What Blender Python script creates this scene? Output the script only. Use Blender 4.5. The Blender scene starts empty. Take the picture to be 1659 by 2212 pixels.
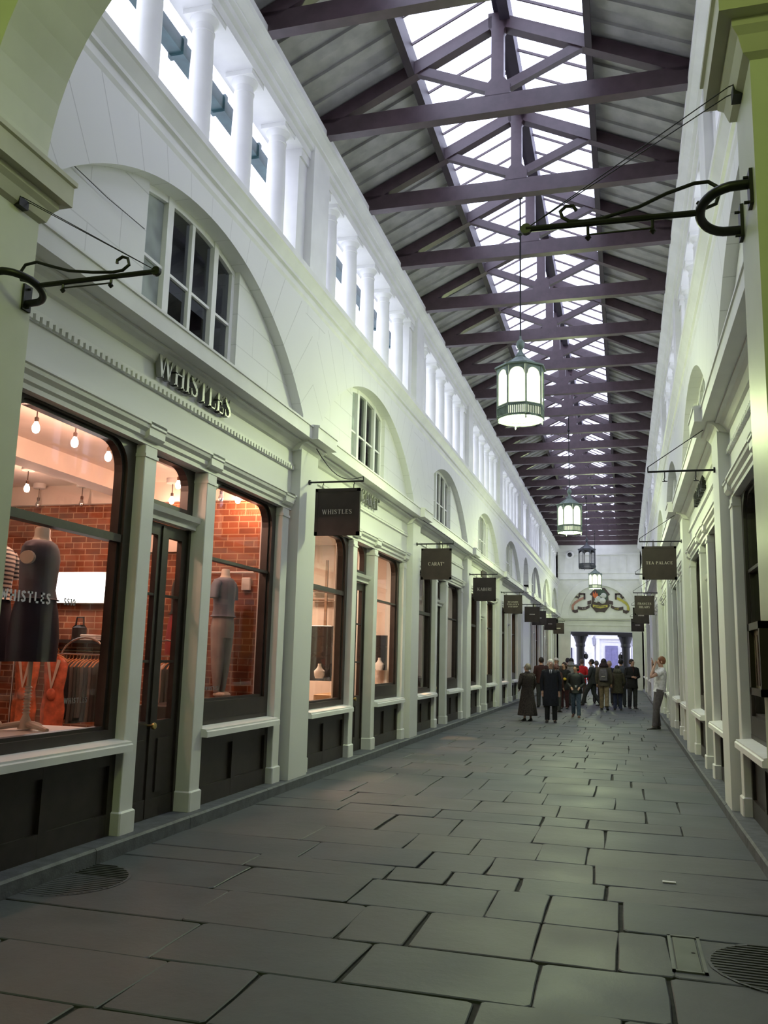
import bpy, math, random
from mathutils import Vector, Matrix
random.seed(11)
SC = bpy.context.scene
COL = SC.collection
PI = math.pi
XC, HW = -1.5, 2.6          # centre line of the aisle, half width to the pier faces
# ------------------------------------------------------------------ materials
def _nt(name):
    m = bpy.data.materials.new(name); m.use_nodes = True
    nt = m.node_tree; nt.nodes.clear()
    return m, nt
def _n(nt, t, **k):
    n = nt.nodes.new(t)
    for a, b in k.items(): setattr(n, a, b)
    return n
def math_n(nt, op, a, b=None, c=None):
    n = _n(nt, 'ShaderNodeMath', operation=op)
    for i, v in enumerate((a, b, c)):
        if v is None: continue
        if isinstance(v, (int, float)): n.inputs[i].default_value = v
        else: nt.links.new(v, n.inputs[i])
    return n.outputs[0]
def mixc(nt, fac, a, b, blend='MIX'):
    n = _n(nt, 'ShaderNodeMix', data_type='RGBA', blend_type=blend)
    for s, v in ((n.inputs['Factor'], fac), (n.inputs[6], a), (n.inputs[7], b)):
        if isinstance(v, (int, float)): s.default_value = v
        elif isinstance(v, tuple): s.default_value = (*v, 1)
        else: nt.links.new(v, s)
    return n.outputs[2]
MATS = {}
def mat(name, col, rough=.55, metal=0., var=.12, scale=5., bump=0., bscale=60., spec=.5, tint=None, coords='Object'):
    if name in MATS: return MATS[name]
    m, nt = _nt(name); L = nt.links.new
    out = _n(nt, 'ShaderNodeOutputMaterial'); b = _n(nt, 'ShaderNodeBsdfPrincipled')
    L(b.outputs[0], out.inputs[0])
    tc = _n(nt, 'ShaderNodeTexCoord')
    no = _n(nt, 'ShaderNodeTexNoise'); no.inputs['Scale'].default_value = scale; no.inputs['Detail'].default_value = 4
    L(tc.outputs[coords], no.inputs['Vector'])
    dark = tuple(c * (1 - var) for c in col)
    light = tint if tint else tuple(min(1, c * (1 + var)) for c in col)
    mr = _n(nt, 'ShaderNodeMapRange'); mr.inputs[1].default_value = .35; mr.inputs[2].default_value = .65
    L(no.outputs[0], mr.inputs[0])
    L(mixc(nt, mr.outputs[0], dark, light), b.inputs['Base Color'])
    b.inputs['Roughness'].default_value = rough; b.inputs['Metallic'].default_value = metal
    b.inputs['Specular IOR Level'].default_value = spec
    if bump:
        n2 = _n(nt, 'ShaderNodeTexNoise'); n2.inputs['Scale'].default_value = bscale
        L(tc.outputs[coords], n2.inputs['Vector'])
        bp = _n(nt, 'ShaderNodeBump'); bp.inputs['Strength'].default_value = bump; bp.inputs['Distance'].default_value = .01
        L(n2.outputs[0], bp.inputs['Height']); L(bp.outputs[0], b.inputs['Normal'])
    MATS[name] = m
    return m
def emis(name, col, s):
    if name in MATS: return MATS[name]
    m, nt = _nt(name)
    out = _n(nt, 'ShaderNodeOutputMaterial'); e = _n(nt, 'ShaderNodeEmission')
    tc = _n(nt, 'ShaderNodeTexCoord'); no = _n(nt, 'ShaderNodeTexNoise'); no.inputs['Scale'].default_value = 3
    nt.links.new(tc.outputs['Object'], no.inputs['Vector'])
    nt.links.new(mixc(nt, no.outputs[0], tuple(c * .92 for c in col), col), e.inputs[0])
    e.inputs[1].default_value = s
    nt.links.new(e.outputs[0], out.inputs[0]); MATS[name] = m
    return m
def glass(name, tint=(.96, .97, .96), refl=1.0, milky=0.0, mcol=(.8, .85, .9)):
    if name in MATS: return MATS[name]
    m, nt = _nt(name); L = nt.links.new
    out = _n(nt, 'ShaderNodeOutputMaterial')
    tr = _n(nt, 'ShaderNodeBsdfTransparent'); tr.inputs[0].default_value = (*tint, 1)
    gl = _n(nt, 'ShaderNodeBsdfGlossy'); gl.inputs['Roughness'].default_value = .02
    fr = _n(nt, 'ShaderNodeFresnel'); fr.inputs[0].default_value = 1.45
    f = math_n(nt, 'MULTIPLY', fr.outputs[0], refl)
    mx = _n(nt, 'ShaderNodeMixShader'); L(f, mx.inputs[0]); L(tr.outputs[0], mx.inputs[1]); L(gl.outputs[0], mx.inputs[2])
    last = mx.outputs[0]
    if milky:
        tl = _n(nt, 'ShaderNodeBsdfTranslucent' if refl < .7 else 'ShaderNodeBsdfDiffuse'); tl.inputs[0].default_value = (*mcol, 1)
        no = _n(nt, 'ShaderNodeTexNoise'); no.inputs['Scale'].default_value = 2.5
        tc = _n(nt, 'ShaderNodeTexCoord'); L(tc.outputs['Object'], no.inputs['Vector'])
        m2 = _n(nt, 'ShaderNodeMixShader'); L(math_n(nt, 'MULTIPLY', no.outputs[0], milky * 2), m2.inputs[0])
        L(last, m2.inputs[1]); L(tl.outputs[0], m2.inputs[2]); last = m2.outputs[0]
    L(last, out.inputs[0]); MATS[name] = m
    return m

CREAM = (.78, .78, .75)
def wall_material():
    m, nt = _nt('painted_ashlar'); L = nt.links.new
    out = _n(nt, 'ShaderNodeOutputMaterial'); b = _n(nt, 'ShaderNodeBsdfPrincipled'); L(b.outputs[0], out.inputs[0])
    geo = _n(nt, 'ShaderNodeNewGeometry'); sp = _n(nt, 'ShaderNodeSeparateXYZ'); L(geo.outputs['Position'], sp.inputs[0])
    Y, Z = sp.outputs[1], sp.outputs[2]
    t = math_n(nt, 'DIVIDE', math_n(nt, 'SUBTRACT', Y, 4.385), 6.38)
    u = math_n(nt, 'MULTIPLY', math_n(nt, 'SUBTRACT', math_n(nt, 'FRACT', t), .5), 6.38)
    zz = math_n(nt, 'SUBTRACT', Z, 2.45)
    r = math_n(nt, 'SQRT', math_n(nt, 'ADD', math_n(nt, 'MULTIPLY', u, u), math_n(nt, 'MULTIPLY', zz, zz)))
    ang = math_n(nt, 'ARCTAN2', u, zz)
    fa = math_n(nt, 'ABSOLUTE', math_n(nt, 'SUBTRACT', math_n(nt, 'FRACT', math_n(nt, 'DIVIDE', ang, .118)), .5))
    radial = math_n(nt, 'GREATER_THAN', fa, .487)
    inring = math_n(nt, 'MULTIPLY', math_n(nt, 'GREATER_THAN', r, 3.74), math_n(nt, 'LESS_THAN', r, 4.75))
    inring = math_n(nt, 'MULTIPLY', inring, math_n(nt, 'LESS_THAN', Y, 36.2))
    inring = math_n(nt, 'MULTIPLY', inring, math_n(nt, 'GREATER_THAN', Y, 4.4))
    cmb = _n(nt, 'ShaderNodeCombineXYZ'); L(Y, cmb.inputs[0]); L(Z, cmb.inputs[1])
    br = _n(nt, 'ShaderNodeTexBrick'); L(cmb.outputs[0], br.inputs['Vector'])
    br.inputs['Color1'].default_value = br.inputs['Color2'].default_value = (0, 0, 0, 1); br.inputs['Mortar'].default_value = (1, 1, 1, 1)
    br.inputs['Scale'].default_value = 1; br.inputs['Mortar Size'].default_value = .006; br.inputs['Mortar Smooth'].default_value = 0
    br.inputs['Brick Width'].default_value = .95; br.inputs['Row Height'].default_value = .37
    line = math_n(nt, 'ADD', math_n(nt, 'MULTIPLY', radial, inring),
                  math_n(nt, 'MULTIPLY', br.outputs['Color'], math_n(nt, 'SUBTRACT', 1, inring)))
    line = math_n(nt, 'MULTIPLY', line, math_n(nt, 'GREATER_THAN', Z, 4.72))
    no = _n(nt, 'ShaderNodeTexNoise'); no.inputs['Scale'].default_value = .9; no.inputs['Detail'].default_value = 6; L(geo.outputs['Position'], no.inputs['Vector'])
    base = mixc(nt, no.outputs[0], (.72, .725, .70), (.80, .80, .775))
    n3 = _n(nt, 'ShaderNodeTexNoise'); n3.inputs['Scale'].default_value = .55; n3.inputs['Detail'].default_value = 3; L(geo.outputs['Position'], n3.inputs['Vector'])
    lw = math_n(nt, 'MULTIPLY', line, math_n(nt, 'MULTIPLY', n3.outputs[0], .8))
    L(mixc(nt, lw, base, (.36, .36, .33)), b.inputs['Base Color'])
    b.inputs['Roughness'].default_value = .5
    MATS['wall'] = m
    return m
def floor_material():
    m, nt = _nt('flagstone'); L = nt.links.new
    out = _n(nt, 'ShaderNodeOutputMaterial'); b = _n(nt, 'ShaderNodeBsdfPrincipled'); L(b.outputs[0], out.inputs[0])
    geo = _n(nt, 'ShaderNodeNewGeometry')
    rp = _n(nt, 'ShaderNodeValToRGB'); L(geo.outputs['Random Per Island'], rp.inputs[0])
    cr = rp.color_ramp; cr.interpolation = 'LINEAR'
    cols = [(.094, .106, .116), (.108, .108, .116), (.086, .098, .112), (.116, .120, .122), (.090, .100, .118), (.110, .110, .118)]
    cr.elements[0].color = (*cols[0], 1); cr.elements[1].color = (*cols[5], 1)
    for i in range(1, 5):
        e = cr.elements.new(i / 5); e.color = (*cols[i], 1)
    no = _n(nt, 'ShaderNodeTexNoise'); no.inputs['Scale'].default_value = 3.2; no.inputs['Detail'].default_value = 8; no.inputs['Roughness'].default_value = .65
    L(geo.outputs['Position'], no.inputs['Vector'])
    k = math_n(nt, 'ADD', math_n(nt, 'MULTIPLY', no.outputs[0], .75), .62)
    cmb = _n(nt, 'ShaderNodeCombineXYZ'); [L(k, cmb.inputs[i]) for i in range(3)]
    c = mixc(nt, 1.0, rp.outputs[0], cmb.outputs[0], 'MULTIPLY')
    L(c, b.inputs['Base Color'])
    n2 = _n(nt, 'ShaderNodeTexNoise'); n2.inputs['Scale'].default_value = 1.6; n2.inputs['Detail'].default_value = 6; L(geo.outputs['Position'], n2.inputs['Vector'])
    L(math_n(nt, 'ADD', math_n(nt, 'MULTIPLY', n2.outputs[0], .35), .36), b.inputs['Roughness'])
    bp = _n(nt, 'ShaderNodeBump'); bp.inputs['Strength'].default_value = .35; bp.inputs['Distance'].default_value = .02
    L(no.outputs[0], bp.inputs['Height']); L(bp.outputs[0], b.inputs['Normal'])
    b.inputs['Specular IOR Level'].default_value = .4
    MATS['floor'] = m
    return m
def brick_material(name, c1, c2, mo, axes):
    m, nt = _nt(name); L = nt.links.new
    out = _n(nt, 'ShaderNodeOutputMaterial'); b = _n(nt, 'ShaderNodeBsdfPrincipled'); L(b.outputs[0], out.inputs[0])
    geo = _n(nt, 'ShaderNodeNewGeometry'); sp = _n(nt, 'ShaderNodeSeparateXYZ'); L(geo.outputs['Position'], sp.inputs[0])
    cmb = _n(nt, 'ShaderNodeCombineXYZ'); L(sp.outputs[axes[0]], cmb.inputs[0]); L(sp.outputs[axes[1]], cmb.inputs[1])
    br = _n(nt, 'ShaderNodeTexBrick'); L(cmb.outputs[0], br.inputs['Vector'])
    for k, v in (('Color1', c1), ('Color2', c2), ('Mortar', mo)): br.inputs[k].default_value = (*v, 1)
    br.inputs['Scale'].default_value = 1; br.inputs['Mortar Size'].default_value = .007
    br.inputs['Brick Width'].default_value = .24; br.inputs['Row Height'].default_value = .085; br.offset = .37; br.squash = .6; br.squash_frequency = 3
    no = _n(nt, 'ShaderNodeTexNoise'); no.inputs['Scale'].default_value = 5; L(geo.outputs['Position'], no.inputs['Vector'])
    k = math_n(nt, 'ADD', math_n(nt, 'MULTIPLY', no.outputs[0], .9), .55)
    c3 = _n(nt, 'ShaderNodeCombineXYZ'); [L(k, c3.inputs[i]) for i in range(3)]
    L(mixc(nt, 1.0, br.outputs['Color'], c3.outputs[0], 'MULTIPLY'), b.inputs['Base Color'])
    b.inputs['Roughness'].default_value = .85
    bp = _n(nt, 'ShaderNodeBump'); bp.inputs['Strength'].default_value = .5; bp.inputs['Distance'].default_value = .01; bp.invert = True
    L(br.outputs['Fac'], bp.inputs['Height']); L(bp.outputs[0], b.inputs['Normal'])
    MATS[name] = m
    return m
WALL = wall_material(); FLOOR = floor_material()
BRICK = brick_material('old_red_brick', (.30, .085, .032), (.17, .05, .022), (.40, .22, .13), (0, 2))
M_CREAM = mat('cream_paint', CREAM, .45, var=.05, scale=2)
M_WHITE = mat('white_paint', (.82, .82, .80), .5, var=.05, scale=2)
M_DARK = mat('dark_brown_paint', (.028, .020, .019), .38, var=.2, scale=8)
M_TRUSS = mat('plum_brown_timber', (.068, .042, .052), .36, var=.18, scale=7, spec=.75)
M_BOARD = mat('whitewashed_boards', (.40, .395, .37), .75, var=.14, scale=4)
M_IRON = mat('black_wrought_iron', (.018, .018, .02), .42, metal=.3, var=.2, scale=12)
M_GREEN = mat('verdigris_lantern_metal', (.16, .21, .18), .5, metal=.35, var=.2, scale=14)
M_KERB = mat('dark_kerb_stone', (.105, .11, .125), .6, var=.22, scale=9, bump=.3)
M_JOINT = mat('dirty_joint', (.045, .044, .04), .95, var=.3, scale=14)
M_SIGN = mat('brown_sign_board', (.034, .021, .021), .5, var=.2, scale=5)
M_LET = mat('pale_sign_lettering', (.68, .62, .56), .6, var=.05)
M_STEEL = mat('brushed_steel_letters', (.30, .30, .29), .33, metal=.85, var=.1)
M_CHROME = mat('chrome', (.6, .6, .6), .2, metal=1, var=.05)
M_BRASS = mat('brass', (.62, .48, .2), .28, metal=1, var=.1)
M_SHOPW = mat('warm_white_plaster', (.80, .70, .62), .7, var=.06, scale=2)
M_GUT = mat('dark_green_gutter', (.03, .07, .075), .4, var=.2)
M_BLACKROOM = mat('shade_toned_plaster', (.10, .095, .09), .9, var=.2)  # dark colour carries the gloom of the rooms behind the upper windows
GL_SHOP = glass('shop_window_glass', (.97, .97, .96), .95)
GL_SKY = glass('skylight_glass', (.97, .97, 1.0), .12)
GL_DARK = glass('old_window_glass', (.55, .60, .62), 1.0)
GL_MILK = glass('frosted_pale_glass', (.5, .55, .53), .8, milky=.85, mcol=(.42, .46, .44))
E_LAMP = emis('lantern_glow', (.90, 1.0, .66), 1.7)
E_FIL = emis('lantern_filament', (.95, 1.0, .75), 30.0)
E_BULB = emis('warm_bulb_glow', (1.0, .62, .40), 75.0)
E_BOX = emis('lightbox_glow', (1.0, .93, .9), 7.0)
E_SPOT = emis('downlight_glow', (1.0, .80, .55), 22.0)
# ------------------------------------------------------------------ mesh builder
class MB:
    def __init__(s, T=None):
        s.v = []; s.f = []; s.m = []; s.T = T; s.mi = 0
    def _a(s, pts):
        n = len(s.v)
        for p in pts: s.v.append(s.T(*p) if s.T else tuple(p))
        return n
    def face(s, idx): s.f.append(tuple(idx)); s.m.append(s.mi)
    def poly(s, pts):
        n = s._a(pts); s.face(range(n, n + len(pts)))
    def box(s, x0, x1, y0, y1, z0, z1):
        n = s._a([(x0, y0, z0), (x1, y0, z0), (x1, y1, z0), (x0, y1, z0), (x0, y0, z1), (x1, y0, z1), (x1, y1, z1), (x0, y1, z1)])
        for q in ((0, 3, 2, 1), (4, 5, 6, 7), (0, 1, 5, 4), (1, 2, 6, 5), (2, 3, 7, 6), (3, 0, 4, 7)): s.face([n + i for i in q])
    def bbox(s, x0, x1, y0, y1, z0, z1, b=.008):
        # box with chamfered vertical and top edges
        a = [(x0 + b, y0), (x1 - b, y0), (x1, y0 + b), (x1, y1 - b), (x1 - b, y1), (x0 + b, y1), (x0, y1 - b), (x0, y0 + b)]
        cx, cy = (x0 + x1) / 2, (y0 + y1) / 2
        ins = [(x + (b if x < cx else -b), y + (b if y < cy else -b)) for x, y in a]
        s.loft([[(x, y, z0) for x, y in a], [(x, y, z1 - b) for x, y in a], [(x, y, z1) for x, y in ins]])
    def loft(s, secs, closed=True, caps=True):
        k = len(secs[0]); n = s._a([p for q in secs for p in q])
        for i in range(len(secs) - 1):
            for j in range(k if closed else k - 1):
                a = n + i * k + j; b = n + i * k + (j + 1) % k
                s.face((a, b, b + k, a + k))
        if caps and closed:
            s.face([n + j for j in range(k)][::-1]); e = n + (len(secs) - 1) * k
            s.face([e + j for j in range(k)])
    def ext(s, prof, y0, y1, caps=True):
        # closed profile of (x,z) run along y
        s.loft([[(x, y0, z) for x, z in prof], [(x, y1, z) for x, z in prof]], True, caps)
    def prism(s, pts, d, caps=True):
        # polygon of 3d points extruded by vector d
        s.loft([pts, [(p[0] + d[0], p[1] + d[1], p[2] + d[2]) for p in pts]], True, caps)
    def tube(s, pts, r, n=8, flat=1.0):
        pts = [Vector(p) for p in pts]; secs = []
        up = Vector((0, 0, 1))
        for i, p in enumerate(pts):
            t = (pts[min(i + 1, len(pts) - 1)] - pts[max(i - 1, 0)])
            if t.length < 1e-9: t = Vector((0, 0, 1))
            t.normalize()
            a = up if abs(t.dot(up)) < .95 else Vector((0, 1, 0))
            if i and prev is not None: a = prev
            x = (a - t * a.dot(t))
            if x.length < 1e-6: x = t.orthogonal()
            x.normalize(); prev = x; y = t.cross(x)
            rr = r[i] if isinstance(r, (list, tuple)) else r
            secs.append([tuple(p + x * rr * math.cos(2 * PI * j / n) + y * rr * flat * math.sin(2 * PI * j / n)) for j in range(n)])
        s.loft(secs)
    def lathe(s, prof, c=(0, 0, 0), n=16, ph=0):
        s.loft([[(c[0] + r * math.cos(2 * PI * j / n + ph), c[1] + r * math.sin(2 * PI * j / n + ph), c[2] + z) for j in range(n)] for r, z in prof])
    def ell(s, c, r, n=12, k=7, z0=-1., z1=1., rot=0):
        a0, a1 = math.asin(max(-1, z0)), math.asin(min(1, z1)); secs = []
        cr, sr = math.cos(rot), math.sin(rot)
        for i in range(k + 1):
            a = a0 + (a1 - a0) * i / k; q = max(math.cos(a), 1e-3); ring = []
            for j in range(n):
                x, y = r[0] * q * math.cos(2 * PI * j / n), r[1] * q * math.sin(2 * PI * j / n)
                ring.append((c[0] + x * cr - y * sr, c[1] + x * sr + y * cr, c[2] + r[2] * math.sin(a)))
            secs.append(ring)
        s.loft(secs)
    def build(s, name, mats, parent=None, smooth=False, loc=None, fix=True):
        me = bpy.data.meshes.new(name); me.from_pydata(s.v, [], s.f)
        mats = mats if isinstance(mats, (list, tuple)) else [mats]
        for m in mats: me.materials.append(m)
        if len(mats) > 1: me.polygons.foreach_set('material_index', s.m)
        if smooth:
            me.polygons.foreach_set('use_smooth', [True] * len(me.polygons))
            me.set_sharp_from_angle(angle=math.radians(38))
        me.update()
        o = bpy.data.objects.new(name, me); COL.objects.link(o)
        if parent: o.parent = parent
        if loc: o.location = loc
        return o
def ring_loft(b, prof, n, ph=0, c=(0, 0, 0)):
    b.loft([[(c[0] + r * math.cos(2 * PI * j / n + ph), c[1] + r * math.sin(2 * PI * j / n + ph), c[2] + z) for j in range(n)] for r, z in prof + prof[:1]], caps=False)
def tag(o, label=None, cat=None, group=None, kind=None):
    if label: o['label'] = label
    if cat: o['category'] = cat
    if group: o['group'] = group
    if kind: o['kind'] = kind
    return o
def empty(name, loc, label, cat, group=None, kind=None, rz=0, parent=None):
    o = bpy.data.objects.new(name, None); COL.objects.link(o); o.location = loc; o.rotation_euler = (0, 0, rz)
    o.empty_display_size = .1
    return tag(o, label, cat, group, kind)
def copy_tree(o, parent=None, name=None):
    c = o.copy(); COL.objects.link(c); c.parent = parent
    if name: c.name = name
    for ch in list(o.children): copy_tree(ch, c)
    return c
ORD = ['nearest', 'second', 'third', 'fourth', 'fifth', 'sixth', 'seventh', 'eighth', 'ninth', 'tenth', 'eleventh', 'twelfth', 'thirteenth', 'fourteenth', 'fifteenth', 'sixteenth', 'seventeenth', 'eighteenth', 'nineteenth', 'twentieth', 'twenty-first', 'twenty-second', 'twenty-third', 'twenty-fourth', 'twenty-fifth', 'twenty-sixth']
def ords(i, n): return 'farthest' if i == n - 1 else ORD[i]
# ------------------------------------------------------------------ layout
PIERS = [(3.9, 4.71), (10.44, 11.09), (16.82, 17.47), (23.2, 23.85), (29.58, 30.23), (35.96, 36.8), (39.1, 39.75), (45.3, 45.95), (51.3, 51.95), (57.0, 57.6)]
BAYS = [(PIERS[i][1], PIERS[i + 1][0]) for i in (0, 1, 2, 3, 4, 6, 7, 8)]
PASSAGE = (36.8, 39.1)
BW = 5.73; YEND = 57.0
def side_T(side, y0=0.0):
    return lambda d, u, z: (XC + side * (HW + d), y0 + u, z)
SIDES = {-1: 'left', 1: 'right'}
def arc_z(u): return 2.45 + math.sqrt(max(0, 3.75 ** 2 - u * u))
# ================================================================== SETTING
# ---- floor of flagstones, laid in courses across the aisle
def build_floor():
    known = [2.2, 2.75, 3.3, 3.9, 4.59, 5.26, 6.0, 6.71, 7.14, 7.78, 8.49, 9.39, 9.92, 10.71, 11.59, 12.62, 13.3, 14.03]
    joints = {4.59: [-2.6, -1.48, -.48, .2], 5.26: [-2.75, -1.73, -1.29, -.54, -.07, .23], 6.0: [-2.9, -1.9, -.94, -.55, -.06], 6.71: [-3.0, -1.82, -1.35, -.8, -.16],
              7.14: [-2.7, -1.66, -1.11, -.27], 7.78: [-2.9, -1.95, -1.35, -.76, -.36], 8.49: [-2.4, -1.68, -.87, -.22], 9.39: [-3.1, -2.0, -.88, -.41, .53]}
    ys = [-5.0]
    while ys[-1] < 1.4: ys.append(ys[-1] + random.uniform(.55, .85))
    ys += known
    while ys[-1] < 57.5: ys.append(ys[-1] + random.choice((.5, .62, .75, .85, .95, .7)))
    b = MB(); b.mi = 1
    b.poly([(-6, -5.2, -.02), (3.2, -5.2, -.02), (3.2, 58, -.02), (-6, 58, -.02)]); b.mi = 0
    g = .006
    for i in range(len(ys) - 1):
        y0, y1 = ys[i], ys[i + 1]
        wide = y0 < 3.4
        xl, xr = (-4.9, 1.9) if wide else (-4.10, 1.10)
        xs = joints.get(y0)
        if not xs:
            xs = []; x = xl + random.uniform(.45, 1.3)
            while x < xr - .4: xs.append(x); x += random.uniform(.5, 1.35)
        xs = [xl] + [x for x in xs if xl < x < xr] + [xr]
        if .3 < y0 < 40:
            ks = xs[:]; xs = [ks[0]]
            for a, c in zip(ks, ks[1:]):
                if c - a > 1.25 and y0 not in joints: xs.append((a + c) / 2 + random.uniform(-.2, .2))
                xs.append(c)
        for x0, x1 in zip(xs, xs[1:]):
            j = lambda s=.014: random.uniform(-s, s)
            gg = g * random.choice((.6, 1, 1, 1.5))
            tl = random.uniform(-.003, .003); h = random.uniform(-.003, .003)
            P = [(x0 + gg + j(), y0 + gg + j(.01)), (x1 - gg + j(), y0 + gg + j(.01)), (x1 - gg + j(), y1 - gg + j(.01)), (x0 + gg + j(), y1 - gg + j(.01))]
            cx = sum(p[0] for p in P) / 4; cy = sum(p[1] for p in P) / 4
            # rounded, chipped outline
            out = []
            for k in range(4):
                a, c, d = P[k - 1], P[k], P[(k + 1) % 4]
                va = Vector((a[0] - c[0], a[1] - c[1])).normalized(); vb = Vector((d[0] - c[0], d[1] - c[1])).normalized()
                q = random.uniform(.006, .03)
                out.append((c[0] + va.x * q, c[1] + va.y * q)); out.append((c[0] + vb.x * q, c[1] + vb.y * q))
                m = ((c[0] + d[0]) / 2 + j(.007), (c[1] + d[1]) / 2 + j(.007)); out.append(m)
            top = [(x + (.006 if x < cx else -.006), y + (.006 if y < cy else -.006), h + tl * (x - cx) * 3) for x, y in out]
            b.loft([[(x, y, -.03) for x, y in out], [(x, y, h - .005 + tl * (x - cx) * 3) for x, y in out], top])
    o = b.build('floor', [FLOOR, M_JOINT])
    tag(o, 'worn grey flagstone paving laid in courses across the arcade', 'floor', kind='structure')
build_floor()
# ---- kerbs
for side in (-1, 1):
    b = MB(side_T(side)); y = 4.0
    while y < YEND:
        y2 = min(YEND, y + random.choice((1.55, 1.9, 2.3)))
        if not (y2 > PASSAGE[0] + .1 and y < PASSAGE[1] - .1) or True:
            h = .118 + random.uniform(-.003, .003)
            b.ext([(-.03, -.02), (-.03, h - .018), (-.012, h), (.9, h), (.9, -.02)], y + .004, y2 - .004)
        y = y2
    tag(b.build('trim_%d' % (1 if side < 0 else 2), M_KERB), 'dark stone kerb step along the foot of the %s shopfronts' % SIDES[side], 'kerb', kind='structure')
# ---- side walls with piers, friezes, arches and lunette openings
WIN_U = 1.0
def build_side_wall(side):
    T = side_T(side); b = MB(T)
    for (a, c) in PIERS[1:]:
        b.box(0, .55, a, c, .0, 4.5)
        b.poly([(0, a, 4.5), (0, c, 4.5), (0, c, 6.5), (0, a, 6.5)])
    b.box(0, .55, 3.3, 4.71, 0, 6.5)
    for (y0, y1) in BAYS:
        c = (y0 + y1) / 2; sy = (y1 - y0) / BW; N = 36; h = BW / 2
        us = [-h + BW * i / N for i in range(N + 1)]
        # above the arch, and the intrados
        for u0, u1 in zip(us, us[1:]):
            ya, yb = c + u0 * sy, c + u1 * sy
            b.poly([(0, ya, arc_z(u0)), (0, yb, arc_z(u1)), (0, yb, 6.5), (0, ya, 6.5)])
            b.poly([(0, ya, arc_z(u0)), (.2, ya, arc_z(u0)), (.2, yb, arc_z(u1)), (0, yb, arc_z(u1))])
        for u in (-h, h):
            y = c + u * sy
            b.poly([(0, y, 4.5), (.2, y, 4.5), (.2, y, arc_z(h)), (0, y, arc_z(h))])
        # tympanum either side of the window
        for s0, s1 in ((-h, -WIN_U), (WIN_U, h)):
            vs = [s0 + (s1 - s0) * i / 14 for i in range(15)]
            for u0, u1 in zip(vs, vs[1:]):
                ya, yb = c + u0 * sy, c + u1 * sy
                b.poly([(.13, ya, 4.5), (.13, yb, 4.5), (.13, yb, arc_z(u1)), (.13, ya, arc_z(u0))])
        for u in (-WIN_U, WIN_U):
            y = c + u * sy
            b.poly([(.13, y, 4.5), (.42, y, 4.5), (.42, y, arc_z(WIN_U)), (.13, y, arc_z(WIN_U))])
        # frieze
        b.box(.13, .5, y0, y1, 3.6, 4.52)
    # narrow passage bay: tall opening below, slim round-headed lunette above
    y0, y1 = PASSAGE; c = (y0 + y1) / 2; h = (y1 - y0) / 2 - .08; N = 20
    pts = [(c - h * math.cos(PI * i / N), 5.05 + 1.12 * math.sin(PI * i / N)) for i in range(N + 1)]
    b.poly([(0, y0, 4.5), (0, c - h, 4.5), (0, c - h, 6.5), (0, y0, 6.5)]); b.poly([(0, y1, 4.5), (0, c + h, 4.5), (0, c + h, 6.5), (0, y1, 6.5)])
    for p, q in zip(pts, pts[1:]):
        b.poly([(0, p[0], p[1]), (0, q[0], q[1]), (0, q[0], 6.5), (0, p[0], 6.5)])
        b.poly([(0, p[0], p[1]), (.25, p[0], p[1]), (.25, q[0], q[1]), (0, q[0], q[1])])
        b.poly([(.22, p[0], 4.5), (.22, q[0], 4.5), (.22, q[0], q[1]), (.22, p[0], p[1])])
    b.box(.0, .5, y0, y1, 3.75, 4.52)
    # passage side walls
    b.poly([(.5, y0, 0), (6, y0, 0), (6, y0, 3.8), (.5, y0, 3.8)]); b.poly([(.5, y1, 0), (6, y1, 0), (6, y1, 3.8), (.5, y1, 3.8)])
    b.poly([(.5, y0, 3.8), (6, y0, 3.8), (6, y1, 3.8), (.5, y1, 3.8)]); b.poly([(6, y0, 0), (6, y1, 0), (6, y1, 3.8), (6, y0, 3.8)])
    # outer backing of the wall (never lit from the shops) and roof over the shops
    b.poly([(.9, 3.3, 3.99), (7.5, 3.3, 3.99), (7.5, 58, 3.99), (.9, 58, 3.99)])
    b.poly([(.9, 3.3, 6.4), (7.5, 3.3, 6.0), (7.5, 58, 6.0), (.9, 58, 6.4)])
    b.poly([(7.5, 3.3, 3.9), (7.5, 58, 3.9), (7.5, 58, 6.0), (7.5, 3.3, 6.0)])
    b.poly([(0.1, 3.3, 6.5), (1.0, 3.3, 6.4), (1.0, 58, 6.4), (.1, 58, 6.5)])
    o = b.build('wall_' + SIDES[side], WALL)
    tag(o, 'cream painted %s arcade wall of piers and shallow arches over the shops' % SIDES[side], 'wall', kind='structure')
    # clerestory piers, antae, entablature
    b = MB(T)
    for (a, c) in [(4.0, 4.71)] + PIERS[1:]:
        b.box(-.008, .45, a, c, 6.8, 8.93)
        for y0_, y1_ in ((a - .30, a), (c, c + .30)):
            b.box(.1, .42, y0_, y1_, 6.8, 8.5); b.box(.07, .45, y0_, y1_, 8.5, 8.64)
    prof = [(.05, 8.62), (.05, 8.74), (.0, 8.76), (0, 8.84), (-.05, 8.86), (-.05, 8.89), (-.13, 8.95), (-.17, 8.96), (-.17, 9.05), (.5, 9.05), (.5, 8.62)]
    b.ext(prof, 3.95, YEND)
    b.box(.1, .5, 3.95, YEND, 9.0, 9.3)
    n = 3 if side < 0 else 4
    tag(b.build('trim_%d' % n, M_WHITE), 'white %s clerestory entablature with square piers between the column rows' % SIDES[side], 'entablature', kind='structure')
    b = MB(T)
    b.ext([(.0, 6.44), (-.02, 6.48), (-.02, 6.56), (-.05, 6.58), (-.05, 6.62), (-.11, 6.72), (-.13, 6.74), (-.13, 6.82), (.5, 6.86), (.5, 6.44)], 3.95, YEND)
    tag(b.build('trim_%d' % (n + 2), M_CREAM), 'moulded cream sill course under the %s clerestory columns' % SIDES[side], 'sill course', kind='structure')
    # main cornice, breaking forward over each pier
    b = MB(T)
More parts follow.
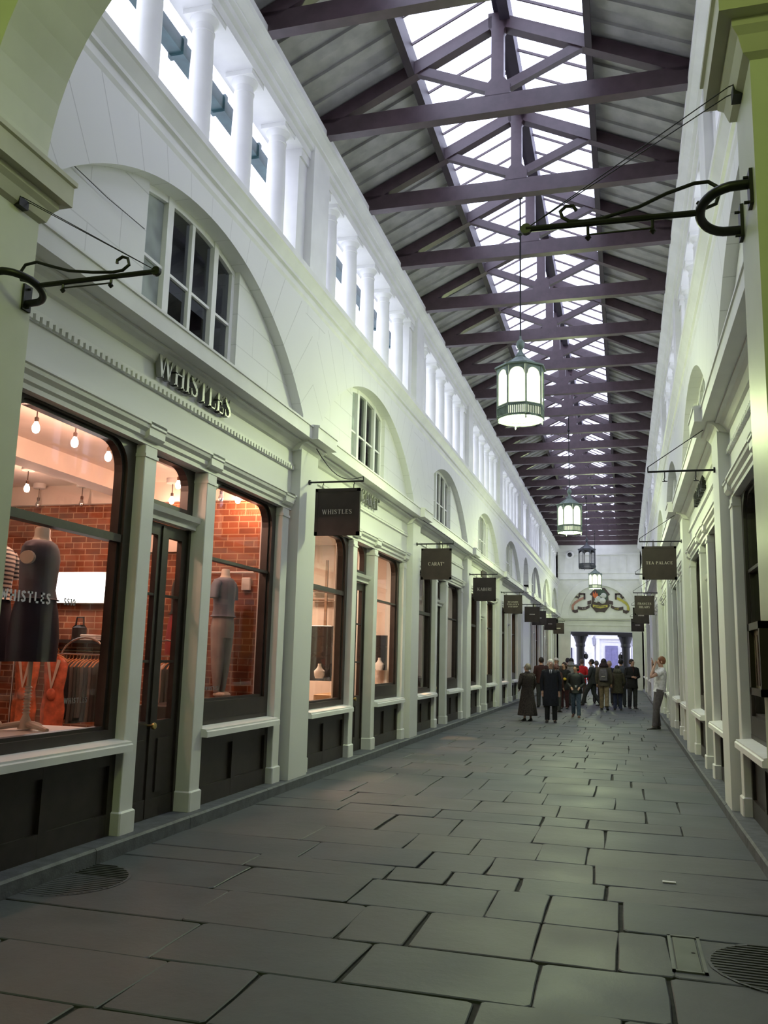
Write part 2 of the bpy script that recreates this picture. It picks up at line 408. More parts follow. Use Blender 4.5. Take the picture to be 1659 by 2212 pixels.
    def corn(o): return [(.13 - o * 0, 4.36), (.10 - o, 4.38), (.06 - o, 4.44), (.02 - o, 4.47), (-.02 - o, 4.475), (-.02 - o, 4.50), (-.165 - o, 4.505), (-.165 - o, 4.66), (-.18 - o, 4.665), (-.18 - o, 4.69), (.14, 4.75), (.14, 4.36)]
    b.ext(corn(0), 4.2, YEND)
    for (a, c) in PIERS[1:]:
        b.ext([(x, z - .0) for x, z in corn(.085)], a - .06, c + .06)
    tag(b.build('trim_%d' % (n + 4), M_CREAM), 'deep cream cornice along the %s arcade, stepping out over every pier' % SIDES[side], 'cornice', kind='structure')
    # gutter outside the clerestory
    b = MB(T); b.ext([(.62, 8.42), (.78, 8.42), (.78, 8.60), (.62, 8.60)], 3.5, 57)
    y = 4.6
    while y < 56: b.box(.6, .8, y, y + .07, 8.39, 8.63); y += 1.06
    tag(b.build('gutter', M_GUT), 'dark green eaves gutter running outside the %s clerestory columns' % SIDES[side], 'gutter', kind='structure')
for side in (-1, 1): build_side_wall(side)
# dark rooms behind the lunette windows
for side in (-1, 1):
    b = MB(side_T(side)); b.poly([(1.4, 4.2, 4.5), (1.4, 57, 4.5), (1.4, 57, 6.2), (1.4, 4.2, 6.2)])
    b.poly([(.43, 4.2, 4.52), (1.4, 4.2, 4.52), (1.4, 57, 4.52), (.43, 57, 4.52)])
    tag(b.build('wall_upper_%s' % SIDES[side], M_BLACKROOM), 'plaster with shade put into its colour in the upper rooms behind the %s lunette windows' % SIDES[side], 'wall', kind='structure')
# ---- clerestory columns
def make_column():
    b = MB()
    b.box(-.17, .17, -.17, .17, 0, .08)
    b.lathe([(.165, .08), (.175, .11), (.165, .15), (.14, .16), (.132, .19)], n=24)
    b.lathe([(.132, .17), (.131, .6), (.126, 1.1), (.113, 1.52), (.113, 1.535), (.125, 1.54), (.125, 1.56), (.113, 1.565), (.113, 1.63), (.12, 1.635), (.155, 1.685), (.16, 1.70)], n=24)
    b.box(-.175, .175, -.175, .175, 1.70, 1.765)
    return b.build('clerestory_column', M_WHITE, smooth=True)
col0 = make_column(); first = True
for side in (-1, 1):
    for k, (y0, y1) in enumerate(BAYS):
        c = (y0 + y1) / 2; sy = (y1 - y0) / BW
        for q in range(5):
            o = col0 if first else col0.copy()
            if not first: COL.objects.link(o)
            first = False
            o.location = (XC + side * (HW + .24), c + (q - 2) * 1.06 * sy, 6.86)
            tag(o, '%s of five white round columns over the %s %s shopfront arch' % (['first', 'second', 'third', 'fourth', 'last'][q], ords(k, 8), SIDES[side]), 'column',
                'round columns of the %s clerestory' % SIDES[side], 'structure')
    y0, y1 = PASSAGE
    o = col0.copy(); COL.objects.link(o); o.location = (XC + side * (HW + .24), (y0 + y1) / 2, 6.86)
    tag(o, 'single white column over the narrow arch on the %s' % SIDES[side], 'column', 'round columns of the %s clerestory' % SIDES[side], 'structure')
# ---- roof: boarded slopes, skylight, purlins, ridge, trusses
SL = .48
def roof_z(x): return 10.52 - SL * abs(x)
for side in (-1, 1):
    b = MB()
    xa, xb = side * 2.95, side * 1.22
    b.poly([(XC + xa, 3.6, roof_z(xa)), (XC + xb, 3.6, roof_z(xb)), (XC + xb, 57.2, roof_z(xb)), (XC + xa, 57.2, roof_z(xa))])
    y = 3.8; q = 0
    while y < 57:      # overlapping boards running down the slope
        hgt = .05
        for (w, t) in ((.17, hgt),):
            P = []
            for x in (xa, xb):
                z = roof_z(x); P.append([(XC + x, y, z + .0), (XC + x, y, z - t), (XC + x, y + w, z - t), (XC + x, y + w + .02, z)])
            b.loft(P)
        y += .425; q += 1
    tag(b.build('ceiling' if side < 0 else 'ceiling_right', M_BOARD), 'whitewashed boarded roof slope above the %s wall' % SIDES[side], 'ceiling', kind='structure')
    w = empty('window_%d' % (1 if side < 0 else 2), (XC + side * .6, 5, 10.2), 'long glazed %s skylight slope along the roof ridge' % SIDES[side], 'skylight', kind='structure')
    W = Matrix.Translation(-Vector(w.location))
    b = MB(lambda x, y, z: (x - XC - side * .6, y - 5, z - 10.2))
    x0, x1 = side * .05, side * 1.3
    b.poly([(XC + x0, 3.6, roof_z(x0) + .1), (XC + x1, 3.6, roof_z(x1) + .1), (XC + x1, 57.2, roof_z(x1) + .1), (XC + x0, 57.2, roof_z(x0) + .1)])
    b.build('pane', GL_SKY, w)
    b2 = MB(b.T); y = 3.9
    while y < 57:
        P = []
        for x in (x0, x1):
            z = roof_z(x) + .1; P.append([(XC + x, y, z - .02), (XC + x, y + .02, z - .02), (XC + x, y + .02, z + .02), (XC + x, y, z + .02)])
        b2.loft(P); y += .532
    b2.build('glazing_bars', M_TRUSS, w)
    b = MB(); x0, x1 = side * 1.16, side * 1.25
    b.ext([(XC + x0, roof_z(x0) - .24), (XC + x1, roof_z(x1) - .24), (XC + x1, roof_z(x1) + .1), (XC + x0, roof_z(x0) + .1)], 3.6, 57.2)
    tag(b.build('purlin', mat('dark_purlin_timber', (.035, .024, .03), .5)), 'long plum brown purlin along the %s edge of the skylight' % SIDES[side], 'beam', kind='structure')
b = MB(); b.box(XC + .03, XC + .17, 3.6, 57.2, 10.34, 10.66)
b.box(XC - .06, XC + .03, 3.6, 57.2, 10.5, 10.66)
tag(b.build('ridge_beam', mat('dark_ridge_timber', (.05, .04, .06), .6)), 'dark ridge beam along the top of the skylight', 'beam', kind='structure')
def make_truss():
    e = empty('roof_truss', (XC, 0, 8.97), '', 'truss', kind='structure')
    z0 = -8.97; t = .075
    b = MB(); b.bbox(-2.62, 2.62, -t, t, 0, .26, .006); b.build('tie_beam', M_TRUSS, e)
    b = MB()
    P = [(-.17, .24), (-.17, .40), (-.085, .50), (-.085, 1.22), (-.13, 1.30), (-.13, 1.5), (.13, 1.5), (.13, 1.30), (.085, 1.22), (.085, .50), (.17, .40), (.17, .24)]
    b.prism([(x, -t, z) for x, z in P], (0, 2 * t, 0)); b.build('king_post', M_TRUSS, e)
    for s in (-1, 1):
        b = MB()
        P = [(s * 2.66, .20), (s * 2.3, .20), (s * .08, 1.27), (s * .08, 1.46), (s * 2.72, .22)]
        b.prism([(x, -t, z) for x, z in P], (0, 2 * t, 0)); b.build('rafter', M_TRUSS, e)
        b = MB(); P = [(s * .12, .32), (s * 1.25, .82), (s * 1.18, .93), (s * .10, .45)]
        b.prism([(x, -.05, z) for x, z in P], (0, .1, 0)); b.build('strut', M_TRUSS, e)
    return e
tr0 = make_truss(); n = 24
for i in range(n):
    o = tr0 if i == 0 else copy_tree(tr0)
    o.location = (XC, 6.28 + 2.127 * i, 8.97)
    lab = '%s plum brown timber roof truss with king post spanning the arcade' % ords(i, n)
    if i == 0: lab = 'nearest roof truss, at the top edge of the view, plum brown timber'
    tag(o, lab, 'truss', 'king post roof trusses', 'structure')
# ---- end wall with open doorway and arms in the arch
def build_end():
    b = MB(); Y = YEND; ol, orr, oh = -3.33, .52, 3.6
    for x0, x1, z0, z1 in ((-5, ol, 0, 4.3), (orr, 2.0, 0, 4.3), (ol, orr, oh, 4.3)):
        b.box(x0, x1, Y, Y + .5, z0, z1)
    # arch recess
    c, r, zc = XC + .02, 1.95, 4.62; N = 32
    pts = [(c - r * math.cos(PI * i / N), zc + r * math.sin(PI * i / N)) for i in range(N + 1)]
    b.poly([(-5, Y, 4.3), (c - r, Y, 4.3), (c - r, Y, 10.6), (-5, Y, 10.6)]); b.poly([(c + r, Y, 4.3), (2, Y, 4.3), (2, Y, 10.6), (c + r, Y, 10.6)])
    for p, q in zip(pts, pts[1:]):
        b.poly([(p[0], Y, p[1]), (q[0], Y, q[1]), (q[0], Y, 10.6), (p[0], Y, 10.6)])
        b.poly([(p[0], Y, p[1]), (p[0], Y + .12, p[1]), (q[0], Y + .12, q[1]), (q[0], Y, q[1])])
        b.poly([(p[0], Y + .12, 4.3), (q[0], Y + .12, 4.3), (q[0], Y + .12, q[1]), (p[0], Y + .12, p[1])])
    # raised archivolt
    for i in range(N):
        a0, a1 = PI * i / N, PI * (i + 1) / N
        q = [(c - rr * math.cos(a), yy, zc + rr * math.sin(a)) for a in (a0, a1) for rr, yy in ((1.95, Y - .04), (2.4, Y - .04), (2.44, Y))]
        b.poly([q[0], q[1], q[4], q[3]]); b.poly([q[1], q[2], q[5], q[4]])
    # sunk panels of the attic
    for k in range(8):
        x = -3.75 + k * .58
        b.box(x, x + .045, Y - .05, Y, 7.45, 8.55); 
    b.box(-4.1, 1.1, Y - .06, Y, 8.55, 8.68); b.box(-4.1, 1.1, Y - .06, Y, 7.36, 7.45)
    b.box(-4.1, 1.1, Y - .10, Y, 6.95, 7.1)
    tag(b.build('wall_end', M_CREAM), 'cream end wall with an arched panel over the open doorway', 'wall', kind='structure')
    b = MB()
    b.box(-4.1, 1.1, Y - .16, Y, 4.42, 4.62); b.box(-4.1, 1.1, Y - .1, Y, 4.34, 4.42); b.box(-3.5, .7, Y - .06, Y, 3.98, 4.02); b.box(-3.5, .7, Y - .03, Y, 3.6, 3.98)
    tag(b.build('trim_20', M_CREAM), 'cream cornice and lintel bands over the doorway in the end wall', 'cornice', kind='structure')
build_end()
# ---- crossing arch the camera stands behind
def build_crossing():
    b = MB(); ya, yb = 3.58, 4.12; c, r, zc = -1.41, 1.98, 4.56; N = 40
    b.box(-5.2, -3.40, ya, yb, 0, 4.5); b.box(.57, 2.4, ya, yb - .1, 0, 4.5)
    b.box(-5.2, -3.40, ya, yb, 4.5, 10.8); b.box(.57, 2.4, ya, yb, 4.5, 10.8)
    pts = [(c - r * math.cos(PI * i / N), zc + r * math.sin(PI * i / N)) for i in range(N + 1)]
    for p, q in zip(pts, pts[1:]):
        for y in (ya, yb): b.poly([(p[0], y, p[1]), (q[0], y, q[1]), (q[0], y, 10.8), (p[0], y, 10.8)])
        b.poly([(p[0], ya, p[1]), (p[0], yb, p[1]), (q[0], yb, q[1]), (q[0], ya, q[1])])
    tag(b.build('wall_crossing', mat('near_pier_paint', (.70, .71, .60), .4, var=.08, scale=1.4)), 'near round arch on square piers that frames the view', 'arch', kind='structure')
    b = MB()
    def ring(x0, x1, y0, y1, o):
        prof = [(.0, 4.24), (.03, 4.26), (.05, 4.33), (.075, 4.36), (.075, 4.395), (.13, 4.40), (.13, 4.53), (.145, 4.54), (.145, 4.57), (0, 4.61)]
        secs = [[(x0 - d, y0 - d, z), (x1 + d, y0 - d, z), (x1 + d, y1 + d, z), (x0 - d, y1 + d, z)] for d, z in prof]
        b.loft(secs, caps=False)
    ring(-5.2, -3.40, ya, yb, 0); ring(.57, 2.4, ya, yb - .1, 0)
    tag(b.build('trim_21', mat('near_cornice_paint', (.62, .60, .50), .5, var=.1, scale=2)), 'moulded cornice caps around the two near piers', 'cornice', kind='structure')
    # unseen enclosure added behind the camera to keep sky light out
    b = MB()
    b.poly([(-5, -5, 0), (-5, 3.6, 0), (-5, 3.6, 6.9), (-5, -5, 6.9)]); b.poly([(2.2, -5, 0), (2.2, 3.6, 0), (2.2, 3.6, 6.9), (2.2, -5, 6.9)])
    b.poly([(-5, -5, 0), (2.2, -5, 0), (2.2, -5, 6.9), (-5, -5, 6.9)]); b.poly([(-5.2, -5, 6.9), (2.4, -5, 6.9), (2.4, 3.6, 6.9), (-5.2, 3.6, 6.9)])
    tag(b.build('wall_sky_block', mat('added_enclosure_plaster', (.45, .45, .38), .8, var=.1)), 'plain unseen walls and ceiling added behind the near arch to block sky light', 'wall', kind='structure')
build_crossing()
# ---- outdoors beyond the doorway
b = MB(); b.poly([(-40, 57.5, -.01), (40, 57.5, -.01), (40, 110, -.01), (-40, 110, -.01)])
tag(b.build('floor_outside', mat('pale_paving', (.42, .42, .44), .8)), 'pale paved yard outside the far doorway', 'ground', kind='structure')
b = MB()
M_FAC = mat('white_stucco', (.80, .79, .82), .7, var=.04)
b.box(-9, 6, 66, 66.5, 0, 9); b.box(-9, 6, 65.85, 66, 3.75, 3.95); b.box(-2.3, -2.12, 65.8, 66, 0, 3.75); b.box(.3, .48, 65.8, 66, 0, 3.75)
b.box(-2.0, -1.75, 65.85, 66, 0, 3.4); b.box(-.2, .05, 65.85, 66, 0, 3.4); b.box(-2.05, .1, 65.82, 66, 3.4, 3.52)
b.box(-1.45, -.35, 65.9, 66, 3.2, 3.26)
tag(b.build('wall_facade', M_FAC), 'bright white stucco facade across the yard beyond the doorway', 'wall', kind='structure')
d = empty('door_30', (-.9, 65.95, 0), 'slate purple double door in the white facade beyond the doorway', 'door', kind='structure')
b = MB(); b.box(-.45, .45, -.06, 0, 0, 2.9); 
for x in (-.4, .04):
    for z0, z1 in ((.3, 1.1), (1.3, 2.7)): b.box(x, x + .36, -.075, -.06, z0, z1)
b.build('leaf', mat('slate_purple_paint', (.17, .16, .30), .5), d)
b = MB(); b.lathe([(.01, 0), (.035, .02), (.03, .05)], (0.03, -.1, 1.2), 10); b.build('door_knob', M_BRASS, d)
for i, (x0, x1, z0, z1, lab) in enumerate(((-4.35, -3.72, 1.6, 2.7, 'left'), (.62, 1.3, 1.6, 2.7, 'right'))):
    w = empty('window_%d' % (60 + i), (x0, 65.9, z0), 'small dark window in the white facade, seen at the %s side of the doorway' % lab, 'window', kind='structure')
    b = MB(); b.box(-.06, x1 - x0 + .06, -.02, .08, -.06, z1 - z0 + .06); b.build('frame', M_FAC, w)
    b = MB(); b.box(0, x1 - x0, -.05, -.02, 0, z1 - z0); b.build('pane', mat('dark_blue_pane', (.02, .02, .06), .15), w)
# ================================================================== LETTERING (drawn as strokes)
def glyph(ch, serif=True):
    k, t = (.165, .055) if serif else (.21, .20)
    P = []; sf = []
    def R(x0, y0, x1, y1): P.append([(x0, y0), (x1, y0), (x1, y1), (x0, y1)])
    def Ln(x0, y0, x1, y1, w):
        # slanted stem with flat ends
        P.append([(x0 - w / 2, y0), (x0 + w / 2, y0), (x1 + w / 2, y1), (x1 - w / 2, y1)])
    def S(x, y, w=.3):
        if serif: sf.append((x, y, w))
    def C(pts):
        for (x0, y0, w0), (x1, y1, w1) in zip(pts, pts[1:]):
            dx, dy = x1 - x0, y1 - y0; l = math.hypot(dx, dy) or 1; nx, ny = -dy / l, dx / l
            P.append([(x0 + nx * w0 / 2, y0 + ny * w0 / 2), (x0 - nx * w0 / 2, y0 - ny * w0 / 2), (x1 - nx * w1 / 2, y1 - ny * w1 / 2), (x1 + nx * w1 / 2, y1 + ny * w1 / 2)])
    def arc(cx, cy, rx, ry, a0, a1, n=12, kk=None):
        kk = kk or k; out = []
        for i in range(n + 1):
            a = math.radians(a0 + (a1 - a0) * i / n); w = t + (kk - t) * abs(math.cos(a)) ** 1.5
            out.append((cx + rx * math.cos(a), cy + ry * math.sin(a), w))
        C(out)
    h = k / 2
    if ch == 'W':
        Ln(.10, 1, .36, 0, k); Ln(.36, 0, .58, 1, t); Ln(.58, 1, .82, 0, k); Ln(.82, 0, 1.06, 1, t); S(.10, 1); S(.58, 1, .26); S(1.06, 1, .24); w = 1.16
    elif ch == 'H':
        R(.1, 0, .1 + k, 1); R(.62, 0, .62 + k, 1); R(.1, .5 - t / 2, .7, .5 + t / 2); [S(x + h, y) for x in (.1, .62) for y in (0, 1)]; w = .88
    elif ch == 'I':
        R(.1, 0, .1 + k, 1); S(.1 + h, 0); S(.1 + h, 1); w = .36
    elif ch == 'S':
        C([(.52, .78, t), (.46, .92, t), (.32, .98 - t / 2, t), (.17, .92, k * .7), (.12, .77, k), (.18, .63, k), (.32, .52, k), (.48, .40, k), (.55, .25, k), (.50, .10, k * .7), (.34, t / 2, t), (.18, .07, t), (.10, .22, t)])
        if serif: R(.50, .70, .535, 1.0); R(.085, 0, .12, .30)
        w = .66
    elif ch == 'T':
        R(.32, 0, .32 + k, 1); R(.04, 1 - t, .76, 1); S(.32 + h, 0)
        if serif: R(.04, .74, .075, 1); R(.725, .74, .76, 1)
        w = .80
    elif ch in 'LE':
        R(.1, 0, .1 + k, 1); R(.1, 0, .66, t); S(.1 + h, 1); S(.1 + h, 0)
        if serif: R(.62, 0, .66, .28)
        if ch == 'E':
            R(.1, 1 - t, .64, 1); R(.1, .5 - t / 2, .5, .5 + t / 2)
            if serif: R(.6, .74, .64, 1); R(.47, .38, .5, .62)
        w = .72
    elif ch == 'F':
        R(.1, 0, .1 + k, 1); R(.1, 1 - t, .64, 1); R(.1, .5 - t / 2, .5, .5 + t / 2); S(.1 + h, 0); S(.1 + h, 1); w = .68
    elif ch in 'COQ':
        arc(.48, .5, .36, .5 - t / 2, 40 if ch == 'C' else 0, 320 if ch == 'C' else 360, 18)
        if ch == 'C' and serif: R(.73, .62, .77, 1); 
        w = .92
    elif ch == 'A':
        Ln(.08, 0, .42, 1, t); Ln(.72, 0, .42, 1, k); R(.2, .30, .62, .30 + t); S(.08, 0, .24); S(.72, 0); w = .84
    elif ch in 'RPB':
        R(.1, 0, .1 + k, 1); S(.1 + h, 0); S(.1 + h, 1)
        R(.1, 1 - t, .45, 1); R(.1, .48, .45, .48 + t); arc(.45, .74, .2, .26 - t / 2, -90, 90, 8)
        if ch == 'R': Ln(.70, 0, .44, .50, k); S(.72, 0, .22)
        if ch == 'B': R(.1, 0, .47, t); arc(.47, .25, .22, .25 - t / 2 + .01, -90, 90, 8)
        w = .80
    elif ch == 'K':
        R(.1, 0, .1 + k, 1); Ln(.2, .42, .68, 1, t); Ln(.72, 0, .36, .58, k); S(.1 + h, 0); S(.1 + h, 1); S(.68, 1, .26); S(.72, 0); w = .86
    elif ch == 'N':
        R(.1, 0, .1 + t, 1); Ln(.14, 1, .68, 0, k); R(.66, 0, .66 + t, 1); S(.12, 0, .24); S(.12, 1, .24); S(.69, 1, .24); w = .84
    elif ch == 'M':
        R(.1, 0, .1 + t, 1); Ln(.14, 1, .5, 0, k); Ln(.5, 0, .84, 1, t); R(.8, 0, .8 + k, 1); S(.12, 0, .24); S(.88, 0); S(.12, 1, .24); S(.88, 1); w = 1.06
    elif ch == 'D':
        R(.1, 0, .1 + k, 1); R(.1, 0, .42, t); R(.1, 1 - t, .42, 1); arc(.42, .5, .3, .5 - t / 2, -90, 90, 12); S(.1 + h, 0); S(.1 + h, 1); w = .86
    elif ch == 'Y':
        Ln(.10, 1, .42, .45, k); Ln(.74, 1, .42, .45, t); R(.34, 0, .34 + k, .5); S(.1, 1); S(.74, 1, .24); S(.34 + h, 0); w = .84
    elif ch == 'J':
        R(.3, .2, .3 + k, 1); arc(.2, .2, .18, .2, -170, 0, 8); S(.3 + h, 1); w = .56
    elif ch == '0': arc(.36, .5, .26, .5 - t / 2, 0, 360, 16); w = .72
    elif ch == '1': R(.18, 0, .18 + k, 1); Ln(.06, .78, .22, 1, t); w = .48
    elif ch == "'": R(.08, .7, .08 + k * .7, 1); w = .26
    elif ch == '*': 
        for a in range(3):
            ca, sa = math.cos(a * PI / 3), math.sin(a * PI / 3); C([(.18 - .14 * ca, .82 - .14 * sa, .06), (.18 + .14 * ca, .82 + .14 * sa, .06)])
        w = .36
    else: w = .42
    for x, y, ww in sf: R(x - ww / 2, 0 if y == 0 else 1 - .045, x + ww / 2, .045 if y == 0 else 1)
    return P, w
def text_width(s, sp=.08, serif=True): return sum(glyph(c, serif)[1] + sp for c in s) - sp
def text_into(b, s, size, depth, place, serif=True, sp=.08, align=.5):
    """place(a, h, d) maps run, height and depth to 3d"""
    x = -text_width(s, sp, serif) * align
    for c in s:
        P, w = glyph(c, serif)
        for q in P:
            A = [place((x + u) * size, v * size, 0) for u, v in q]; B = [place((x + u) * size, v * size, depth) for u, v in q]
            b.loft([A, B])
        x += w + sp
# ================================================================== SHOPFRONTS
# local bay coordinates: d away from the aisle, u along the wall (0 at the bay centre), z up
OFF = -.045
PIL = [-2.80, -.745, .495, 2.59]; PW = .21
NWIN = [10]
def frame_outline(u0, u1, z0, z1, rr, n=6):
    pts = [(u0, z0), (u1, z0)]
    for cx, a0 in ((u1 - rr, 0), (u0 + rr, 90)):
        for i in range(n + 1):
            a = math.radians(a0 + 90 * i / n); pts.append((cx + rr * math.cos(a), z1 - rr + rr * math.sin(a)))
    return pts
def ring_frame(b, outer, inner, d0, d1):
    k = len(inner)
    b.loft([[(d0, u, z) for u, z in outer], [(d0, u, z) for u, z in inner], [(d1, u, z) for u, z in inner]], caps=False)
    b.loft([[(d0, u, z) for u, z in outer], [(d1, u, z) for u, z in outer]], caps=False)
def rect_as(outline, u0, u1, z0, z1):
    # outer rectangle sampled to pair with a rounded outline
    out = []
    for u, z in outline:
        pass
    n = (len(outline) - 2) // 2; out = [(u0, z0), (u1, z0)]
    for i in range(n):
        t = i / (n - 1); out.append((u1, z1 - .35 * (1 - 2 * t)) if t < .5 else (u1 - .35 * (2 * t - 1), z1))
    for i in range(n):
        t = i / (n - 1); out.append((u0 + .35 * (1 - 2 * t), z1) if t < .5 else (u0, z1 - .35 * (2 * t - 1)))
    return out
def make_shop_window(side, ua, ub, low_panel, mid_bar):
    """shop window between two pilasters"""
    T = side_T(side); w = empty('window_%d' % NWIN[0], (0, 0, 0), '', 'shop window', kind='structure'); NWIN[0] += 1
    zs = .82
    b = MB(T)   # stall riser with sunk panels
    b.box(.20, .32, ua, ub, .10, zs)
    st = .085; mid = (ua + ub) / 2
    for q0, q1 in ((ua, ua + st), (mid - .05, mid + .05), (ub - st, ub)): b.box(.168, .21, q0, q1, .1, zs)
    b.box(.169, .21, ua, ub, .1, .30); b.box(.169, .21, ua, ub, .70, zs)
    b.build('stall_riser', M_DARK, w)
    b = MB(T)   # white sill
    b.ext([(.02, zs), (.02, zs + .055), (.035, zs + .065), (.035, zs + .08), (.27, zs + .11), (.27, zs)], ua - .03, ub + .03)
    b.build('sill', M_WHITE, w)
    zb = 1.16 if low_panel else 1.0
    z1 = 3.56
    b = MB(T); inn = frame_outline(ua + .115, ub - .115, zb, z1 - .02, .26); out = rect_as(inn, ua - .02, ub + .02, zs + .08, z1 + .1)
    ring_frame(b, out, inn, .19, .33)
    inn2 = frame_outline(ua + .15, ub - .15, zb + .03, z1 - .05, .25)
    ring_frame(b, inn, inn2, .225, .30)
    if low_panel: b.box(.185, .2, ua + .02, ub - .02, .93, .97)
    zt = 2.70 if mid_bar else 2.66
    b.box(.20, .30, ua + .1, ub - .1, zt - (.05 if low_panel else .035), zt + (.03 if low_panel else .035)) if not low_panel else b.box(.215, .29, ua + .1, ub - .1, zt - .025, zt + .01)
    b.build('frame', M_DARK, w)
    b = MB(T); b.poly([(.262, u, z) for u, z in inn]); b.build('pane', GL_SHOP, w)
    return w
def make_door(side, ua, ub):
    T = side_T(side); dr = empty('door_%d' % NWIN[0], (0, 0, 0), '', 'door', kind='structure'); NWIN[0] += 1
    mid = (ua + ub) / 2
    b = MB(T)
    inn = frame_outline(ua + .12, ub - .12, 3.13, 3.55, .22); out = rect_as(inn, ua - .01, ub + .01, 3.03, 3.68); ring_frame(b, out, inn, .25, .34)
    b.box(.25, .36, ua, ua + .045, .11, 3.05); b.box(.25, .36, ub - .045, ub, .11, 3.05)
    b.build('frame', M_DARK, dr)
    b = MB(T); b.ext([(.20, 2.93), (.20, 2.97), (.15, 3.0), (.13, 3.05), (.3, 3.06), (.3, 2.93)], ua, ub); b.build('transom', M_CREAM, dr)
    b = MB(T); b.poly([(.3, u, z) for u, z in inn]); b.build('fanlight', GL_SHOP, dr)
    for a, c, s in ((ua + .045, mid - .003, 1), (mid + .003, ub - .045, -1)):
        b = MB(T); g0, g1 = a + .10, c - .10
        b.box(.27, .325, a, g0, .12, 2.92); b.box(.27, .325, g1, c, .12, 2.92); b.box(.27, .325, g0, g1, 2.80, 2.92); b.box(.27, .325, g0, g1, .12, 1.02)
        for z in (1.58, 2.22): b.box(.275, .315, g0, g1, z - .012, z + .012)
        b.box(.255, .27, g0 + .02, g1 - .02, .35, .85); b.box(.26, .27, a, c, .12, .3)
        if s > 0: b.box(.255, .275, c - .035, c + .02, .13, 2.9)
        lf = b.build('door_leaf', M_DARK, dr)
        b = MB(T); b.poly([(.30, g0, 1.02), (.30, g1, 1.02), (.30, g1, 2.80), (.30, g0, 2.80)]); b.build('pane', GL_SHOP, lf)
        if s > 0:
            b = MB(T); 
            for r0, r1, d0, d1 in ((.012, .012, .27, .215), (.03, .03, .215, .19)):
                b.loft([[(d0, c - .06 + rr * math.cos(2 * PI * j / 12), .98 + rr * math.sin(2 * PI * j / 12)) for j in range(12)] for rr, d0 in ((.012, .27), (.012, .225), (.03, .215), (.034, .2), (.028, .185), (.008, .178))]); break
            b.build('door_knob', M_BRASS, lf, smooth=True)
    return dr
def make_pilaster(side, ua, ub):
    T = side_T(side); b = MB(T); d = .095
    b.bbox(d, .40, ua, ub, .11, 3.55, .006)
    b.bbox(d - .022, .40, ua - .018, ub + .018, .11, .31, .012)
    b.box(d - .012, .3, ua - .008, ub + .008, 3.44, 3.47)
    b.ext([(d - .02, 3.6), (d - .05, 3.63), (d - .05, 3.70), (d - .065, 3.71), (d - .065, 3.755), (.3, 3.77), (.3, 3.6)], ua - .035, ub + .035)
    o = b.build('pilaster', M_CREAM)
    return tag(o, '', 'pilaster', kind='structure')
def make_fascia(side, dentil):
    T = side_T(side); b = MB(T); h = BW / 2
    b.ext([(.3, 3.56), (.11, 3.56), (.11, 3.60), (.085, 3.62), (.085, 3.66), (.05, 3.69), (.045, 3.72), (.03, 3.73), (.03, 3.755), (.14, 3.78), (.3, 3.78)], -h, h)
    b.box(.105, .14, -h + .1, h - .02, 4.15, 4.185); b.box(.118, .14, -h + .1, h - .02, 4.095, 4.15)
    if dentil:
        u = -h + .12
        while u < h - .05: b.box(.088, .12, u, u + .045, 4.10, 4.15); u += .078
    else: b.box(.10, .13, -h + .1, h - .02, 4.105, 4.14)
    return tag(b.build('trim_40', M_CREAM), '', 'shop cornice', kind='structure')
def make_lunette(side, milk):
    T = side_T(side); w = empty('window_%d' % NWIN[0], (0, 0, 0), '', 'window', kind='structure'); NWIN[0] += 1
    b = MB(T); W = WIN_U; fr = .07; us = [-W + 2 * W * i / 20 for i in range(21)]
    def strip(u0, u1, f0, f1, d0, d1, n=8):
        vs = [u0 + (u1 - u0) * i / n for i in range(n + 1)]
        b.loft([[(d0, u, f0(u)), (d0, u, f1(u)), (d1, u, f1(u)), (d1, u, f0(u))] for u in vs])
    top = lambda u: arc_z(u); low = lambda u: arc_z(u) - fr
    strip(-W, W, low, top, .19, .27, 20)
    bot = lambda u: 4.70; 
    strip(-W, W, bot, lambda u: 4.80, .17, .28, 1)
    for u0, u1 in ((-W, -W + fr), (W - fr, W), (-.5 - .055, -.5 + .055), (-.03, .03), (.5 - .05, .5 + .05)):
        strip(u0, u1, bot, top, .18 if abs(u0) < .9 and u1 - u0 > .08 else .195, .27, 2)
    strip(-W, W, lambda u: 5.38, lambda u: 5.41, .205, .25, 1)
    b.build('frame', M_WHITE, w)
    b = MB(T); vs = [u for u in us if u >= -.5]
    b.poly([(.235, -.5, 4.7), (.235, W, 4.7)] + [(.235, u, top(u)) for u in vs[::-1]]); b.build('pane', GL_DARK, w)
    b = MB(T); vs = [u for u in us if u <= -.5]
    b.poly([(.235, -W, 4.7), (.235, -.5, 4.7)] + [(.235, u, top(u)) for u in vs[::-1]]); b.build('pane', GL_MILK if milk else GL_DARK, w)
    return w
def place(o, k, side, lab, grp, proto):
    y0, y1 = BAYS[k]; c = (y0 + y1) / 2 + OFF; sy = (y1 - y0) / BW
    o.location = (0, c, 0); o.scale = (1, sy, 1)
    return tag(o, lab, group=grp)
SHOP = ['nearest', 'second', 'third', 'fourth', 'fifth', 'sixth', 'seventh', 'farthest']
